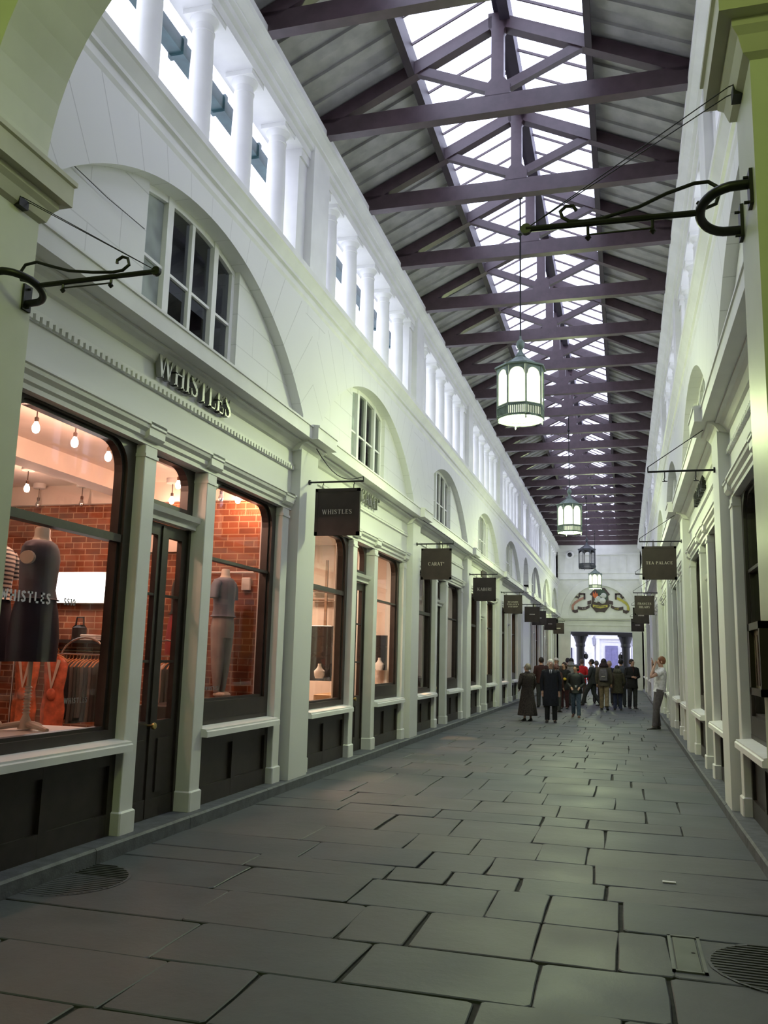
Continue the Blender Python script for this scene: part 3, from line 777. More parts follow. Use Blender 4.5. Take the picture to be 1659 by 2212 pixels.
for side in (-1, 1):
    sn = SIDES[side]
    P = dict(wa=make_shop_window(side, PIL[0] + PW, PIL[1], False, False), wb=make_shop_window(side, PIL[2] + PW, PIL[3], True, True),
             door=make_door(side, PIL[1] + PW, PIL[2]), lun=make_lunette(side, False), fas=make_fascia(side, True))
    pil = [make_pilaster(side, p, p + PW) for p in PIL]
    fas2 = make_fascia(side, False)
    for k in range(8):
        def cp(o, nm=None):
            if k == 0: return o
            c = copy_tree(o)
            if nm: c.name = nm + '_%d' % NWIN[0]; NWIN[0] += 1
            return c
        place(cp(P['wa'], 'window'), k, side, 'shop window on the near side of the door in the %s %s shopfront' % (SHOP[k], sn), 'shop windows of the %s arcade' % sn, None)
        place(cp(P['wb'], 'window'), k, side, 'shop window beyond the door in the %s %s shopfront' % (SHOP[k], sn), 'shop windows of the %s arcade' % sn, None)
        place(cp(P['door'], 'door'), k, side, 'dark double shop door with fanlight in the %s %s shopfront' % (SHOP[k], sn), 'shop doors of the %s arcade' % sn, None)
        lu = cp(P['lun'], 'window')
        place(lu, k, side, 'four-light arched window above the cornice of the %s %s shopfront' % (SHOP[k], sn), 'arched upper windows on the %s' % sn, None)
        y0, y1 = BAYS[k]; lu.location.y = (y0 + y1) / 2
        if k == 0 and side < 0:
            q = [c for c in lu.children if c.name.startswith('pane')][-1]; q.data = q.data.copy(); q.data.materials[0] = GL_MILK; lu['label'] = 'arched window over the nearest left shop, its first light pale and blanked'
        f = P['fas'] if k == 0 else (fas2 if k == 1 else fas2.copy())
        if k > 1: COL.objects.link(f)
        f.name = 'trim_%d' % (40 + k + (10 if side > 0 else 0))
        place(f, k, side, 'cream shop cornice and dentil band of the %s %s shopfront' % (SHOP[k], sn), 'shop cornices of the %s arcade' % sn, None); f.location.y = (y0 + y1) / 2
        for q in range(4):
            o = pil[q] if k == 0 else pil[q].copy()
            if k: COL.objects.link(o)
            place(o, k, side, '%s cream pilaster of the %s %s shopfront' % (['first', 'second', 'third', 'fourth'][q], SHOP[k], sn), 'shopfront pilasters on the %s' % sn, None)
    # slim window of the passage bay
    w = empty('window_%d' % NWIN[0], (0, 0, 0), 'slim round-headed window over the narrow %s passage' % sn, 'window', kind='structure'); NWIN[0] += 1
    y0, y1 = PASSAGE; c = (y0 + y1) / 2; T = side_T(side)
    b = MB(T)
    for u in (-.5, 0, .5): b.box(.16, .22, c + u - .03, c + u + .03, 4.7, 5.9)
    b.build('frame', M_WHITE, w)
    b = MB(T); b.poly([(.2, c - .55, 4.7), (.2, c + .55, 4.7), (.2, c + .55, 5.8), (.2, c, 6.0), (.2, c - .55, 5.8)]); b.build('pane', mat('dark_pane', (.03, .035, .04), .15), w)
# ---- fascia letters
def fascia_word(k, side, word, size, label, u0=0, sp=.08, z=4.235, m=None):
    y0, y1 = BAYS[k]; c = (y0 + y1) / 2 + u0
    e = empty('fascia_lettering', (XC + side * (HW + .13), c, z), label, 'shop lettering')
    x = -text_width(word, sp) / 2
    for ch in word:
        P, w = glyph(ch); b = MB()
        for q in P:
            A = []; B = []
            for u, v in q:
                r = (x + u) * size * (1 if side < 0 else -1)
                A.append((-side * .02, r, v * size)); B.append((-side * .075, r, v * size))
            b.loft([A, B])
        b.build('letter', m or M_STEEL, e)
        x += w + sp
fascia_word(0, -1, 'WHISTLES', .25, 'large raised metal letters spelling the shop name over the nearest left shop', 0.04, .045)
fascia_word(1, -1, 'CARAT*', .225, 'raised metal letters over the second left shop, partly hidden by a hanging sign', 0, .08)
fascia_word(2, -1, 'KABIRI', .225, 'raised metal letters over the third left shop, above the second hanging sign', 0, .12)
fascia_word(1, 1, 'TEA PALACE', .20, 'raised dark letters over the second right shop, seen edge-on', 0, .08, m=M_IRON)
for k in (3, 5):
    y0, y1 = BAYS[k]; b = MB(side_T(-1)); c = (y0 + y1) / 2
    b.bbox(.075, .13, c - .45, c + .45, 4.2, 4.42, .01)
    tag(b.build('fascia_plaque', M_SIGN), 'small dark name plaque over the %s left shop' % SHOP[k], 'plaque')
# ================================================================== HANGING SIGNS AND BRACKETS
def make_bracket(side):
    e = empty('sign_bracket', (0, 0, 0), '', 'bracket')
    T = lambda a, y, z: (-side * a, y, z)      # a runs out from the pier face
    b = MB(T); b.tube([(0, 0, 0), (.78, 0, 0)], .013, 8); b.tube([(.775, 0, 0), (.775, 0, .06)], .008, 6); b.build('arm', M_IRON, e)
    b = MB(T); b.tube([(0, 0, 0), (.02, 0, 0)], .035, 12); b.build('wall_plate', M_IRON, e)
    b = MB(T); b.tube([(0, 0, .56), (.03, 0, .56)], .03, 10); b.build('stay_plate', M_IRON, e)
    return e
def make_stay(e, side, sag):
    T = lambda a, y, z: (-side * a, y, z); b = MB(T)
    pts = []
    for i in range(11):
        t = i / 10; pts.append((.03 + .745 * t, 0, .56 - .50 * t - (sag * math.sin(PI * t) if sag else 0)))
    b.tube(pts, .006, 5); b.build('stay_wire', M_IRON, e)
def make_sign(lines, size, illegible=False):
    e = empty('hanging_sign', (0, 0, 0), '', 'sign')
    w, h, t = .315, .32, .018
    b = MB(); b.bbox(-w, w, -t, t, -h, h, .006)
    for x0, x1, z0, z1 in ((-w, w, h - .045, h), (-w, w, -h, -h + .05), (-w, -w + .04, -h, h), (w - .04, w, -h, h)): b.box(x0, x1, -t - .005, t + .005, z0, z1)
    b.build('board', M_SIGN, e)
    b = MB()
    bd = e.children[-1]
    for x in (-.22, .22):
        b = MB(); b.tube([(x, 0, h), (x, 0, h + .05), (x + .012, 0, h + .07), (x, 0, h + .09)], .006, 6); b.build('hanger', M_IRON, e)
    b = MB(); n = len(lines); 
    for i, s in enumerate(lines):
        z = -size / 2 + (n - 1) / 2 * size * 1.6 - i * size * 1.6
        if illegible:
            x = -.11 - .02 * i
            while x < .1: 
                ww = random.uniform(.012, .03); b.box(x, x + ww, -t - .004, -t, z, z + size); x += ww + .01
        else: text_into(b, s, size, .004, lambda a, q, d, z=z: (a, -t - .001 - d, z + q), sp=.12)
    b.build('lettering', M_LET, bd)
    return e
SIGNS = [  # side, y, lines, size, label
    (-1, 10.77, ['WHISTLES'], .062, 'nearest square brown hanging sign on the left, one pale word across its middle'),
    (-1, 17.15, ['CARAT*'], .066, 'second brown hanging sign on the left, short word ending in a small star'),
    (-1, 23.52, ['KABIRI'], .085, 'third brown hanging sign on the left, widely spaced six-letter word'),
    (-1, 29.9, ['BENJAMIN', "POLLOCK'S", 'TOYSHOP'], .052, 'fourth brown hanging sign on the left, three lines of lettering'),
    (-1, 36.38, None, .045, 'fifth hanging sign on the left, before the narrow passage arch'),
    (-1, 39.42, None, .045, 'sixth hanging sign on the left, mostly hidden behind the fifth'),
    (-1, 45.62, None, .045, 'seventh hanging sign on the left, third from the end wall'),
    (-1, 51.62, None, .045, 'farthest hanging sign on the left, next to the end doorway'),
    (1, 17.15, ['TEA PALACE'], .056, 'nearest brown hanging sign on the right, two pale words on one line'),
    (1, 29.9, ['FRANCES', 'HILARY'], .07, 'second hanging sign on the right, dark olive with two lines of lettering'),
    (1, 36.38, None, .045, 'third hanging sign on the right, just below and behind the two-line sign'),
    (1, 45.62, None, .045, 'farthest hanging sign on the right, lowest beside the end doorway')]
for side in (-1, 1):
    p = make_bracket(side); done = 0
    ys = [10.77, 17.15, 23.52, 29.9, 36.38, 39.42, 45.62, 51.62] if side < 0 else [10.77, 17.15, 23.52, 29.9, 36.38, 45.62]
    for i, y in enumerate(ys):
        o = p if i == 0 else copy_tree(p); o.location = (XC + side * HW, y, 4.0)
        has = any(s[0] == side and s[1] == y for s in SIGNS)
        tag(o, '%s thin black sign bracket on the %s piers, %s' % (ords(i, len(ys)), SIDES[side], 'carrying a brown sign' if has else 'empty with its hooks showing'), 'bracket', 'iron sign brackets on the %s piers' % SIDES[side])
    for o in [o for o in COL.objects if o.name.startswith('sign_bracket') and abs(o.location.x - (XC + side * HW)) < .01]:
        make_stay(o, side, .22 if side < 0 and o.location.y < 11 else 0)
        if side > 0 and o.location.y < 11:
            for a in (-.22, -.58):
              b = MB(); b.tube([(a, 0, 0), (a, 0, -.08), (a - .01, 0, -.1), (a, 0, -.12)], .007, 6); b.tube([(a - .03, 0, -.125), (a + .03, 0, -.125)], .006, 6)
              b.build('hook', M_IRON, o)
for side, y, lines, size, lab in SIGNS:
    o = make_sign(lines or ['x', 'x'][:1], size, lines is None)
    o.location = (XC + side * (HW - .42), y, 3.585)
    tag(o, lab, 'sign', 'brown square hanging signs')
# ---- the two wrought iron scroll brackets on the near piers
def scroll_bracket(side, xf, y0, y1, ym, xt, z, scroll, hook, lab):
    s = -side    # direction into the aisle
    e = empty('scroll_bracket', (xf, ym, z), lab, 'bracket')
    b = MB(lambda x, y, zz: (x - xf, y - ym, zz - z))
    ax = xf + s * .19; pts = []
    for i in range(17):
        a = PI * i / 16; pts.append((xf + s * (.06 + .14 * math.sin(a)) if 0 < i < 16 else xf, (y0 + y1) / 2 - (y1 - y0) / 2 * math.cos(a), z + .03 * math.cos(a)))
    b.tube(pts, .022, 10); b.build('bow', M_IRON, e, smooth=True)
    b = MB(b.T)
    b.tube([(ax, ym, z), (xt, ym, z + .01)], .015, 8); b.tube([(xt, ym - .012, z + .01), (xt, ym + .012, z + .01)], .026, 12); b.build('arm', M_IRON, e)
    b = MB(b.T); b.tube([(x, ym, zz) for x, zz in scroll], .009, 8); b.build('scroll', M_IRON, e, smooth=True)
    for yy in (y0, y1):
        b = MB(b.T); b.box(min(xf, xf + s * .015), max(xf, xf + s * .015), yy - .035, yy + .035, z - .075, z + .085)
        for dz in (-.055, .06): b.tube([(xf, yy, z + dz), (xf + s * .035, yy, z + dz)], .008, 6)
        b.build('wall_plate', M_IRON, e)
    b = MB(b.T); (ha, hb, hz) = hook
    b.tube([(ha, ym, hz), (hb, ym, hz)], .005, 6)
    for h in (ha, hb): b.tube([(h, ym, z - .01), (h, ym, hz)], .008, 6); b.lathe([(.004, -.03), (.016, -.015), (.006, 0)], (h, ym, hz), 8)
    b.build('hook_rod', M_IRON, e)
    b = MB(b.T); wx, wz = xf, 4.30
    for dy in (-.03, .04): b.tube([(xf, ym + dy, wz), (xf + s * .06, ym + dy, wz - .02), (xt - s * .01, ym, z + .02)], .0028, 5)
    b.box(min(xf, xf + s * .04), max(xf, xf + s * .04), ym - .03, ym + .05, wz - .06, wz + .06); b.build('stay_wire', M_IRON, e)
scroll_bracket(-1, -3.40, 3.76, 4.07, 3.92, -2.44, 3.73, [(-3.237, 3.782), (-3.272, 3.763), (-3.317, 3.776), (-3.332, 3.82), (-3.299, 3.868), (-3.222, 3.877), (-3.125, 3.842), (-2.998, 3.8), (-2.845, 3.776), (-2.71, 3.763), (-2.652, 3.768), (-2.613, 3.797), (-2.625, 3.837), (-2.659, 3.849), (-2.69, 3.832), (-2.691, 3.813)], (-3.03, -2.72, 3.70),
               'black wrought iron scroll bracket on the near left pier')
scroll_bracket(1, .57, 3.68, 3.98, 3.83, -.41, 3.695, [(.36, 3.747), (.40, 3.715), (.44, 3.73), (.455, 3.78), (.453, 3.808), (.411, 3.841), (.352, 3.842), (.23, 3.807), (.107, 3.756), (-.059, 3.719), (-.143, 3.715), (-.207, 3.722), (-.239, 3.745), (-.249, 3.777), (-.223, 3.8), (-.189, 3.798), (-.175, 3.773)], (-.123, .165, 3.645),
               'black wrought iron scroll bracket on the near right pier, reaching across the roof')
# thin cable sagging across the left arch
b = MB(); b.tube([(-4.20, 5.3, 5.53), (-4.20, 5.9, 5.51), (-4.20, 6.5, 5.53)], .004, 5)
tag(b.build('cable', M_IRON), 'thin dark cable across the wall under the near left arch', 'cable')
# ================================================================== LANTERNS
def make_lantern(lit):
    e = empty('hanging_lantern', (0, 0, 0), '', 'lantern')     # origin at the foot of the lantern
    n = 8; R = .37; ph = PI / 8 - .05; M = M_GREEN if lit else mat('grey_lantern_metal', (.10, .11, .12), .5, metal=.3)
    V = [(R * math.cos(2 * PI * j / n + ph), R * math.sin(2 * PI * j / n + ph)) for j in range(n)]
    b = MB(); b.tube([(0, 0, 1.36), (0, 0, 4.55)], .013, 8); b.lathe([(.013, 0), (.045, .02), (.045, .05), (.013, .07)], (0, 0, 3.75), 12); b.lathe([(.013, 0), (.05, .03), (.02, .1)], (0, 0, 3.1), 12); b.build('rod', M_IRON, e)
    b = MB(); b.lathe([(.10, 1.02), (.085, 1.04), (.05, 1.09), (.032, 1.12), (.03, 1.15), (.045, 1.17), (.063, 1.21), (.066, 1.25), (.055, 1.29), (.03, 1.315), (.018, 1.33), (.016, 1.38)], n=16); b.build('finial', M, e, smooth=True)
    b = MB(); b.lathe([(R + .02, .80), (R + .045, .805), (R + .045, .83), (.33, .85), (.22, .93), (.12, 1.0), (.07, 1.04), (.02, 1.045)], n=8, ph=ph); b.build('roof', M, e)
    b = MB()
    b.loft([[(rr * math.cos(2 * PI * j / 8 + ph), rr * math.sin(2 * PI * j / 8 + ph), z) for j in range(8)] for rr, z in ((R - .012, .165), (R + .012, .17), (R + .012, .19), (R - .012, .195), (R - .012, .165))], caps=False)
    for j in range(n):
        p, q = V[j], V[(j + 1) % n]
        b.tube([(p[0], p[1], .0), (p[0], p[1], .82)], .014, 6)
        # spandrels with a round-headed opening
        dx, dy = q[0] - p[0], q[1] - p[1]; N = 10; zc = .635; hw = .44
        for i in range(N):
            t0, t1 = .06 + .88 * i / N, .06 + .88 * (i + 1) / N
            f = lambda t: zc + .125 * math.sqrt(max(0, 1 - ((t - .5) / hw) ** 2))
            A = [(p[0] + dx * t0, p[1] + dy * t0, f(t0)), (p[0] + dx * t1, p[1] + dy * t1, f(t1)), (p[0] + dx * t1, p[1] + dy * t1, .82), (p[0] + dx * t0, p[1] + dy * t0, .82)]
            nx, ny = (p[0] + q[0]) / 2, (p[1] + q[1]) / 2; l = math.hypot(nx, ny)
            b.prism(A, (nx / l * .012, ny / l * .012, 0))
    b.build('frame', M, e)
    b = MB()
    for z in (.01, .155): ring_loft(b, [(R + .005, z - .010), (R + .014, z - .008), (R + .014, z + .008), (R + .005, z + .010), (R - .012, z + .010), (R - .012, z - .010)], 8, ph)
    b.loft([[(rr * math.cos(2 * PI * j / 24), rr * math.sin(2 * PI * j / 24), z) for j in range(24)] for rr, z in ((R * .97, -.02), (R * .97, .0), (R * .80, .0), (R * .80, -.02), (R * .97, -.02))], caps=False)
    for j in range(n):
        p, q = V[j], V[(j + 1) % n]
        for i in range(1, 9):
            t = i / 9; x, y = p[0] + (q[0] - p[0]) * t, p[1] + (q[1] - p[1]) * t
            b.box(x - .009, x + .009, y - .009, y + .009, .02, .15)
    for j in range(0, n, 2): b.lathe([(.003, -.075), (.014, -.05), (.01, -.03), (.014, -.02)], (V[j][0] * .95, V[j][1] * .95, 0), 8)
    b.build('gallery', M, e)
    for j in range(n):
        p, q = V[j], V[(j + 1) % n]; b = MB(); k = .95
        b.poly([(p[0] * k, p[1] * k, .03), (q[0] * k, q[1] * k, .03), (q[0] * k, q[1] * k, .81), (p[0] * k, p[1] * k, .81)])
        b.build('pane', E_LAMP if lit else GL_SHOP, e)
    if lit:
        b = MB(); b.ell((0, 0, .52), (.07, .07, .13)); b.tube([(0, 0, .64), (0, 0, .8)], .02, 8); b.build('lamp', E_FIL, e, smooth=True)
    return e
LT = make_lantern(True); LD = make_lantern(False)
for i, (y, lit, z, lab) in enumerate(((13.14, True, 5.42, 'nearest and largest lit octagonal lantern hanging on a rod'), (25.95, True, 5.50, 'second lit octagonal lantern, hanging above the strolling crowd'),
        (38.6, False, 5.76, 'unlit grey octagonal lantern in front of the end wall'), (49.9, True, 5.8, 'small lit lantern in front of the painted arms on the end wall'))):
    o = LD if not lit else (LT if i == 0 else copy_tree(LT)); o.location = (XC, y, z); tag(o, lab, 'lantern', 'octagonal lanterns down the middle of the arcade')
# ================================================================== END WALL DETAILS
def build_arms():
    M_SH = mat('dark_maroon_shield', (.045, .02, .03), .5); M_RIB = mat('dark_plum_ribbon', (.05, .022, .035), .5); M_GOLD = mat('yellow_ribbon_face', (.55, .48, .08), .5)
    M_RED = mat('orange_red_mantling', (.60, .12, .03), .5); M_SIL = mat('silver_helm', (.62, .64, .60), .35); M_GRN = mat('dark_green_field', (.03, .06, .045), .5)
    Y = YEND + .12; X0, Z0 = -1.43, 5.60
    e = empty('coat_of_arms', (X0, Y, Z0), 'painted coat of arms with curling ribbon scrolls on the arched end panel', 'coat of arms')
    pl = lambda pts, y0, y1, m, nm: (lambda b: (b.prism([(x, y0, z) for x, z in pts], (0, y1 - y0, 0)), b.build(nm, m, e)))(MB())
    pl([(-.30, .82), (.30, .82), (.62, .40), (.50, .30), (.56, -.20), (.60, -.34), (.26, -.76), (.1, -.72), (-.1, -.72), (-.26, -.76), (-.62, -.34), (-.54, -.20), (-.50, .30), (-.64, .40)], -.07, 0, M_SH, 'shield')
    pl([(-.22, .72), (.24, .72), (.50, .36), (.42, 0), (-.08, .12), (-.1, .4)], -.085, -.07, M_GRN, 'field')
    pl([(-.46, .30), (-.44, .56), (-.34, .40), (-.30, .60), (-.2, .42), (-.16, .50), (-.12, .25), (-.3, .12)], -.10, -.085, M_RED, 'crest')
    b = MB()
    for c, r in (((-.12, -.09, .12), .17), ((.22, -.09, .32), .18), ((.16, -.10, -.02), .20), ((-.22, -.09, -.02), .12)):
        b.ell(c, (r, .05, r), 10, 6); b.box(c[0] - r * 1.3, c[0] - r * .4, c[1] - .03, c[1] + .02, c[2] - .06, c[2] + .02)
    b.build('helmet', M_SIL, e, smooth=True)
    pl([(-.46, -.26), (0, -.34), (.46, -.26), (.46, -.42), (0, -.50), (-.46, -.42)], -.11, -.085, M_GOLD, 'motto_band')
    b = MB(); 
    for i in range(10):
        x = -.36 + i * .075; b.box(x, x + .04, -.115, -.11, -.43 + .0 * i, -.35)
    b.build('motto_lettering', M_SH, e)
    for s in (-1, 1):
        def band(pts, w, y, nm, m):
            b = MB(); L = []
            for i, (x, z) in enumerate(pts):
                L.append([(s * x, y, z - w / 2), (s * x, y, z + w / 2), (s * x, y + .025, z + w / 2), (s * x, y + .025, z - w / 2)])
            b.loft(L); b.build(nm, m, e)
        band([(.56, -.10), (.70, -.13), (.80, -.16)], .24, -.05, 'ribbon_fold', M_RIB)
        band([(.66, -.36), (.9, -.50), (1.15, -.53), (1.42, -.47)], .19, -.06, 'ribbon', M_RIB)
        band([(1.40, -.66), (1.6, -.72), (1.76, -.62)], .20, -.04, 'ribbon_fold', M_RIB)
        b = MB(); P = [(1.66, -.60), (1.80, -.62), (1.80, -.3), (1.62, -.08), (1.35, .10), (1.05, .24), (1.0, .10), (1.3, -.05), (1.55, -.22), (1.66, -.36)]
        b.prism([(s * x, -.06, z) for x, z in P], (0, .03, 0)); b.build('ribbon_tail', M_GOLD if s > 0 else mat('pink_ribbon_face', (.45, .22, .18), .5), e)
        b = MB()
        for P in ([(.92, .08), (1.04, .06), (1.04, .46), (.92, .46)], [(.92, .46), (1.3, .50), (1.36, .40), (1.36, .22), (1.26, .22), (1.26, .36), (1.04, .38), (1.0, .34)], [(1.30, .22), (1.6, .34), (1.5, .24), (1.62, .18), (1.46, .16), (1.36, .10)]):
            b.prism([(s * x, -.075, z) for x, z in P], (0, .03, 0))
        b.build('ribbon_curl', M_RIB, e)
        b = MB()
        if s > 0: text_into(b, '1010', .11, .006, lambda a, q, d: (1.02 + a, -.066 - d, -.57 + q), sp=.06)
        else: text_into(b, 'A D', .11, .006, lambda a, q, d: (-1.02 + a, -.066 - d, -.57 + q), sp=.06)
        b.build('ribbon_lettering', M_GOLD if s > 0 else M_LET, e)
build_arms()
e = empty('surveillance_camera', (-3.30, YEND - .06, 8.55), 'round white dome camera high in the left corner of the end wall', 'camera')
b = MB(lambda x, y, z: (x, -z, y)); b.lathe([(.05, -.02), (.24, 0), (.26, .06), (.2, .14), (.02, .16)], n=24); b.build('housing', M_WHITE, e, smooth=True)
b = MB(lambda x, y, z: (x, -z, y)); b.lathe([(.15, .12), (.14, .2), (.08, .24), (.01, .25)], n=20); b.build('lens_dome', mat('dark_dome', (.03, .03, .035), .15), e, smooth=True)
M_BLK = mat('black_iron_column', (.022, .02, .022), .5)
for x, lab in ((-2.78, 'left'), (.10, 'right')):
    e = empty('iron_column', (x, 58.6, 0), '%s dark cast iron column framing the far doorway' % lab, 'column', kind='thing')
    b = MB(); b.lathe([(.34, 0), (.34, .3), (.27, .35), (.26, 2.6), (.27, 2.65)], n=20); b.build('shaft', M_BLK, e, smooth=True)
    b = MB(); b.lathe([(.27, 2.65), (.32, 2.72), (.30, 2.9), (.42, 3.25), (.46, 3.35)], n=20); b.box(-.5, .5, -.5, .5, 3.35, 3.45); b.build('capital', M_BLK, e)
    s = 1 if x < -1 else -1
    b = MB(); b.ell((s * .36, 0, 2.05), (.14, .14, .2)); b.tube([(s * .2, 0, 2.35), (s * .36, 0, 2.3), (s * .36, 0, 2.2)], .03, 6); b.build('lamp', M_BLK, e, smooth=True)
b = MB(); b.box(-4.2, 1.4, 58.3, 58.9, 3.45, 3.95); tag(b.build('lintel_beam', M_BLK), 'black iron beam carried across the top of the far doorway', 'beam', kind='structure')
for x, lab in ((-2.15, 'left'), (.62, 'right')):
    e = empty('wall_lantern', (x, 65.8, 2.9), 'small grey wall lantern on the white facade at the %s of its door' % lab, 'lantern')
    b = MB(); b.lathe([(.05, .0), (.09, .1), (.14, .45), (.15, .47)], n=6); b.build('glass_body', mat('grey_glass', (.35, .35, .42), .2), e)
    b = MB(); b.lathe([(.17, .47), (.05, .62), (.02, .7)], n=6); b.build('cap', mat('grey_cap', (.2, .2, .25), .4), e)
    b = MB(); b.box(-.03, .03, 0, .12, -.05, .02); b.build('wall_arm', mat('grey_cap', (.2, .2, .25)), e)
# ================================================================== FLOOR THINGS
e = empty('manhole_cover', (.315, 5.68, 0), 'small square metal access cover let into the paving, lower right', 'manhole cover')
b = MB(); 
for x0, x1, y0, y1 in ((-.095, -.075, -.33, .33), (.075, .095, -.33, .33), (-.095, .095, -.33, -.31), (-.095, .095, .31, .33)): b.box(x0, x1, y0, y1, -.01, .012)
b.build('frame', mat('worn_steel', (.16, .17, .16), .4, metal=.6), e)
b = MB(); b.bbox(-.068, .068, -.3, .3, -.01, .008, .004); b.build('lid', mat('worn_lid', (.125, .135, .12), .5, metal=.4), e)
b = MB(); b.lathe([(.012, .0), (.012, .0095)], (.04, .02, 0), 10); b.build('keyhole', M_JOINT, e)
def coal_grille(c, r, half, name, lab):
    e = empty(name, c, lab, 'drain grating'); b = MB(); N = 24
    a0, a1 = (0, PI) if half else (0, 2 * PI)
    for i in range(N):
        t0, t1 = a0 + (a1 - a0) * i / N, a0 + (a1 - a0) * (i + 1) / N
        b.poly([((r - k) * math.sin(t), (r - k) * -math.cos(t), .006) for t, k in ((t0, 0), (t1, 0), (t1, .02), (t0, .02))])
    b.build('rim', M_KERB, e)
    b = MB(); n = int(2 * r / .045)
    for i in range(1, n):
        y = -r + 2 * r * i / n; h = math.sqrt(max(0, r * r - y * y)) - .02
        if h > .02: b.box(0 if half else -h, h, y - .012, y + .006, -.01, .0065)
    b.build('bars', mat('worn_grate_bars', (.05, .052, .055), .5), e)
coal_grille((-4.06, 5.85, .0), .50, True, 'coal_grating', 'half-round ribbed grating in the paving against the left kerb')
coal_grille((.86, 5.6, .0), .44, False, 'round_grating', 'large round ribbed cover in the paving beside the right pier')
b = MB(); b.bbox(-.05, .05, -.02, .02, 0, .006, .002); o = b.build('paper_scrap', M_WHITE); o.location = (.3, 7.4, .006)
tag(o, 'tiny white scrap of paper on the paving near the right kerb', 'litter')
e = empty('menu_case', (.57, 3.72, 1.56), 'framed picture case on the near right pier, cut by the photo edge', 'picture')
b = MB(lambda x, y, z: (-x, y, z)); b.box(0, .05, .30, .33, 0, .30); b.box(0, .05, 0, .03, 0, .30); b.box(0, .05, 0, .33, .27, .30); b.box(0, .05, 0, .33, 0, .03); b.build('frame', M_DARK, e)
b = MB(lambda x, y, z: (-x, y, z)); b.box(.005, .03, .03, .30, .03, .27); b.build('print', mat('sepia_print', (.50, .33, .22), .3, var=.5, scale=9, tint=(.62, .55, .40)), e)
b = MB(lambda x, y, z: (-x, y, z)); 
for y, w in ((.08, .03), (.16, .05), (.24, .02)): b.prism([(.032, y, .04), (.032, y + w, .04), (.032, y + w * .6, .25), (.032, y + w * .2, .2)], (.002, 0, 0))
b.build('print_shapes', mat('dark_print_ink', (.06, .02, .02), .4), e)
# ================================================================== SHOP INTERIORS
def room(side, k, deep, mats, zc=3.95, name=''):
    y0, y1 = BAYS[k]; T = side_T(side); wl, fl, ce = mats; d0 = .42
    b = MB(T)
    b.poly([(deep, y0, .1), (deep, y1, .1), (deep, y1, zc), (deep, y0, zc)])
    b.poly([(d0, y0 - .05, .1), (deep, y0 - .05, .1), (deep, y0 - .05, zc), (d0, y0 - .05, zc)])
    b.poly([(d0, y1 + .05, .1), (deep, y1 + .05, .1), (deep, y1 + .05, zc), (d0, y1 + .05, zc)])
    tag(b.build('wall_shop', wl), 'inner walls of the %s %s shop' % (SHOP[k], SIDES[side]), 'wall', kind='structure')
    b = MB(T); b.poly([(d0 - .1, y0 - .1, zc), (deep, y0 - .1, zc), (deep, y1 + .1, zc), (d0 - .1, y1 + .1, zc)])
    tag(b.build('ceiling_shop', ce), 'ceiling inside the %s %s shop' % (SHOP[k], SIDES[side]), 'ceiling', kind='structure')
    b = MB(T); b.poly([(d0, y0 - .1, .115), (deep, y0 - .1, .115), (deep, y1 + .1, .115), (d0, y1 + .1, .115)])
    tag(b.build('floor_shop', fl), 'floor inside the %s %s shop' % (SHOP[k], SIDES[side]), 'floor', kind='structure')
M_WOODF = mat('brown_floorboards', (.16, .09, .05), .5)
M_ORG = mat('lamp_glow_toned_plaster', (.72, .44, .22), .7); M_GREYW = mat('grey_shop_wall', (.45, .43, .40), .8); M_DKW = mat('shade_toned_shop_wall', (.16, .14, .12), .8)  # lamp glow put into the orange, unlit gloom into the dim wall colour
room(-1, 0, 6.6, (M_SHOPW, M_WOODF, M_SHOPW)); room(-1, 1, 5.0, (M_SHOPW, M_WOODF, M_SHOPW))
for k in (2, 3, 4, 5, 6, 7): room(-1, k, 4.0, (M_GREYW if k == 2 else M_ORG, M_WOODF, M_SHOPW))
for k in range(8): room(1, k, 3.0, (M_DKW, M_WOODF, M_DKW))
# brick party wall of the nearest shop
b = MB(); b.box(-8.75, -4.55, 10.30, 10.42, .1, 3.68); o = b.build('wall_brick', BRICK); tag(o, 'warm red brick party wall at the far end of the nearest left shop', 'wall', kind='structure')
b = MB(); b.box(-8.75, -4.55, 10.22, 10.42, 3.68, 3.95); b.box(-6.6, -6.3, 4.7, 10.3, 3.72, 3.95); tag(b.build('ceiling_beam', M_SHOPW), 'plastered ceiling beams inside the nearest left shop', 'beam', kind='structure')
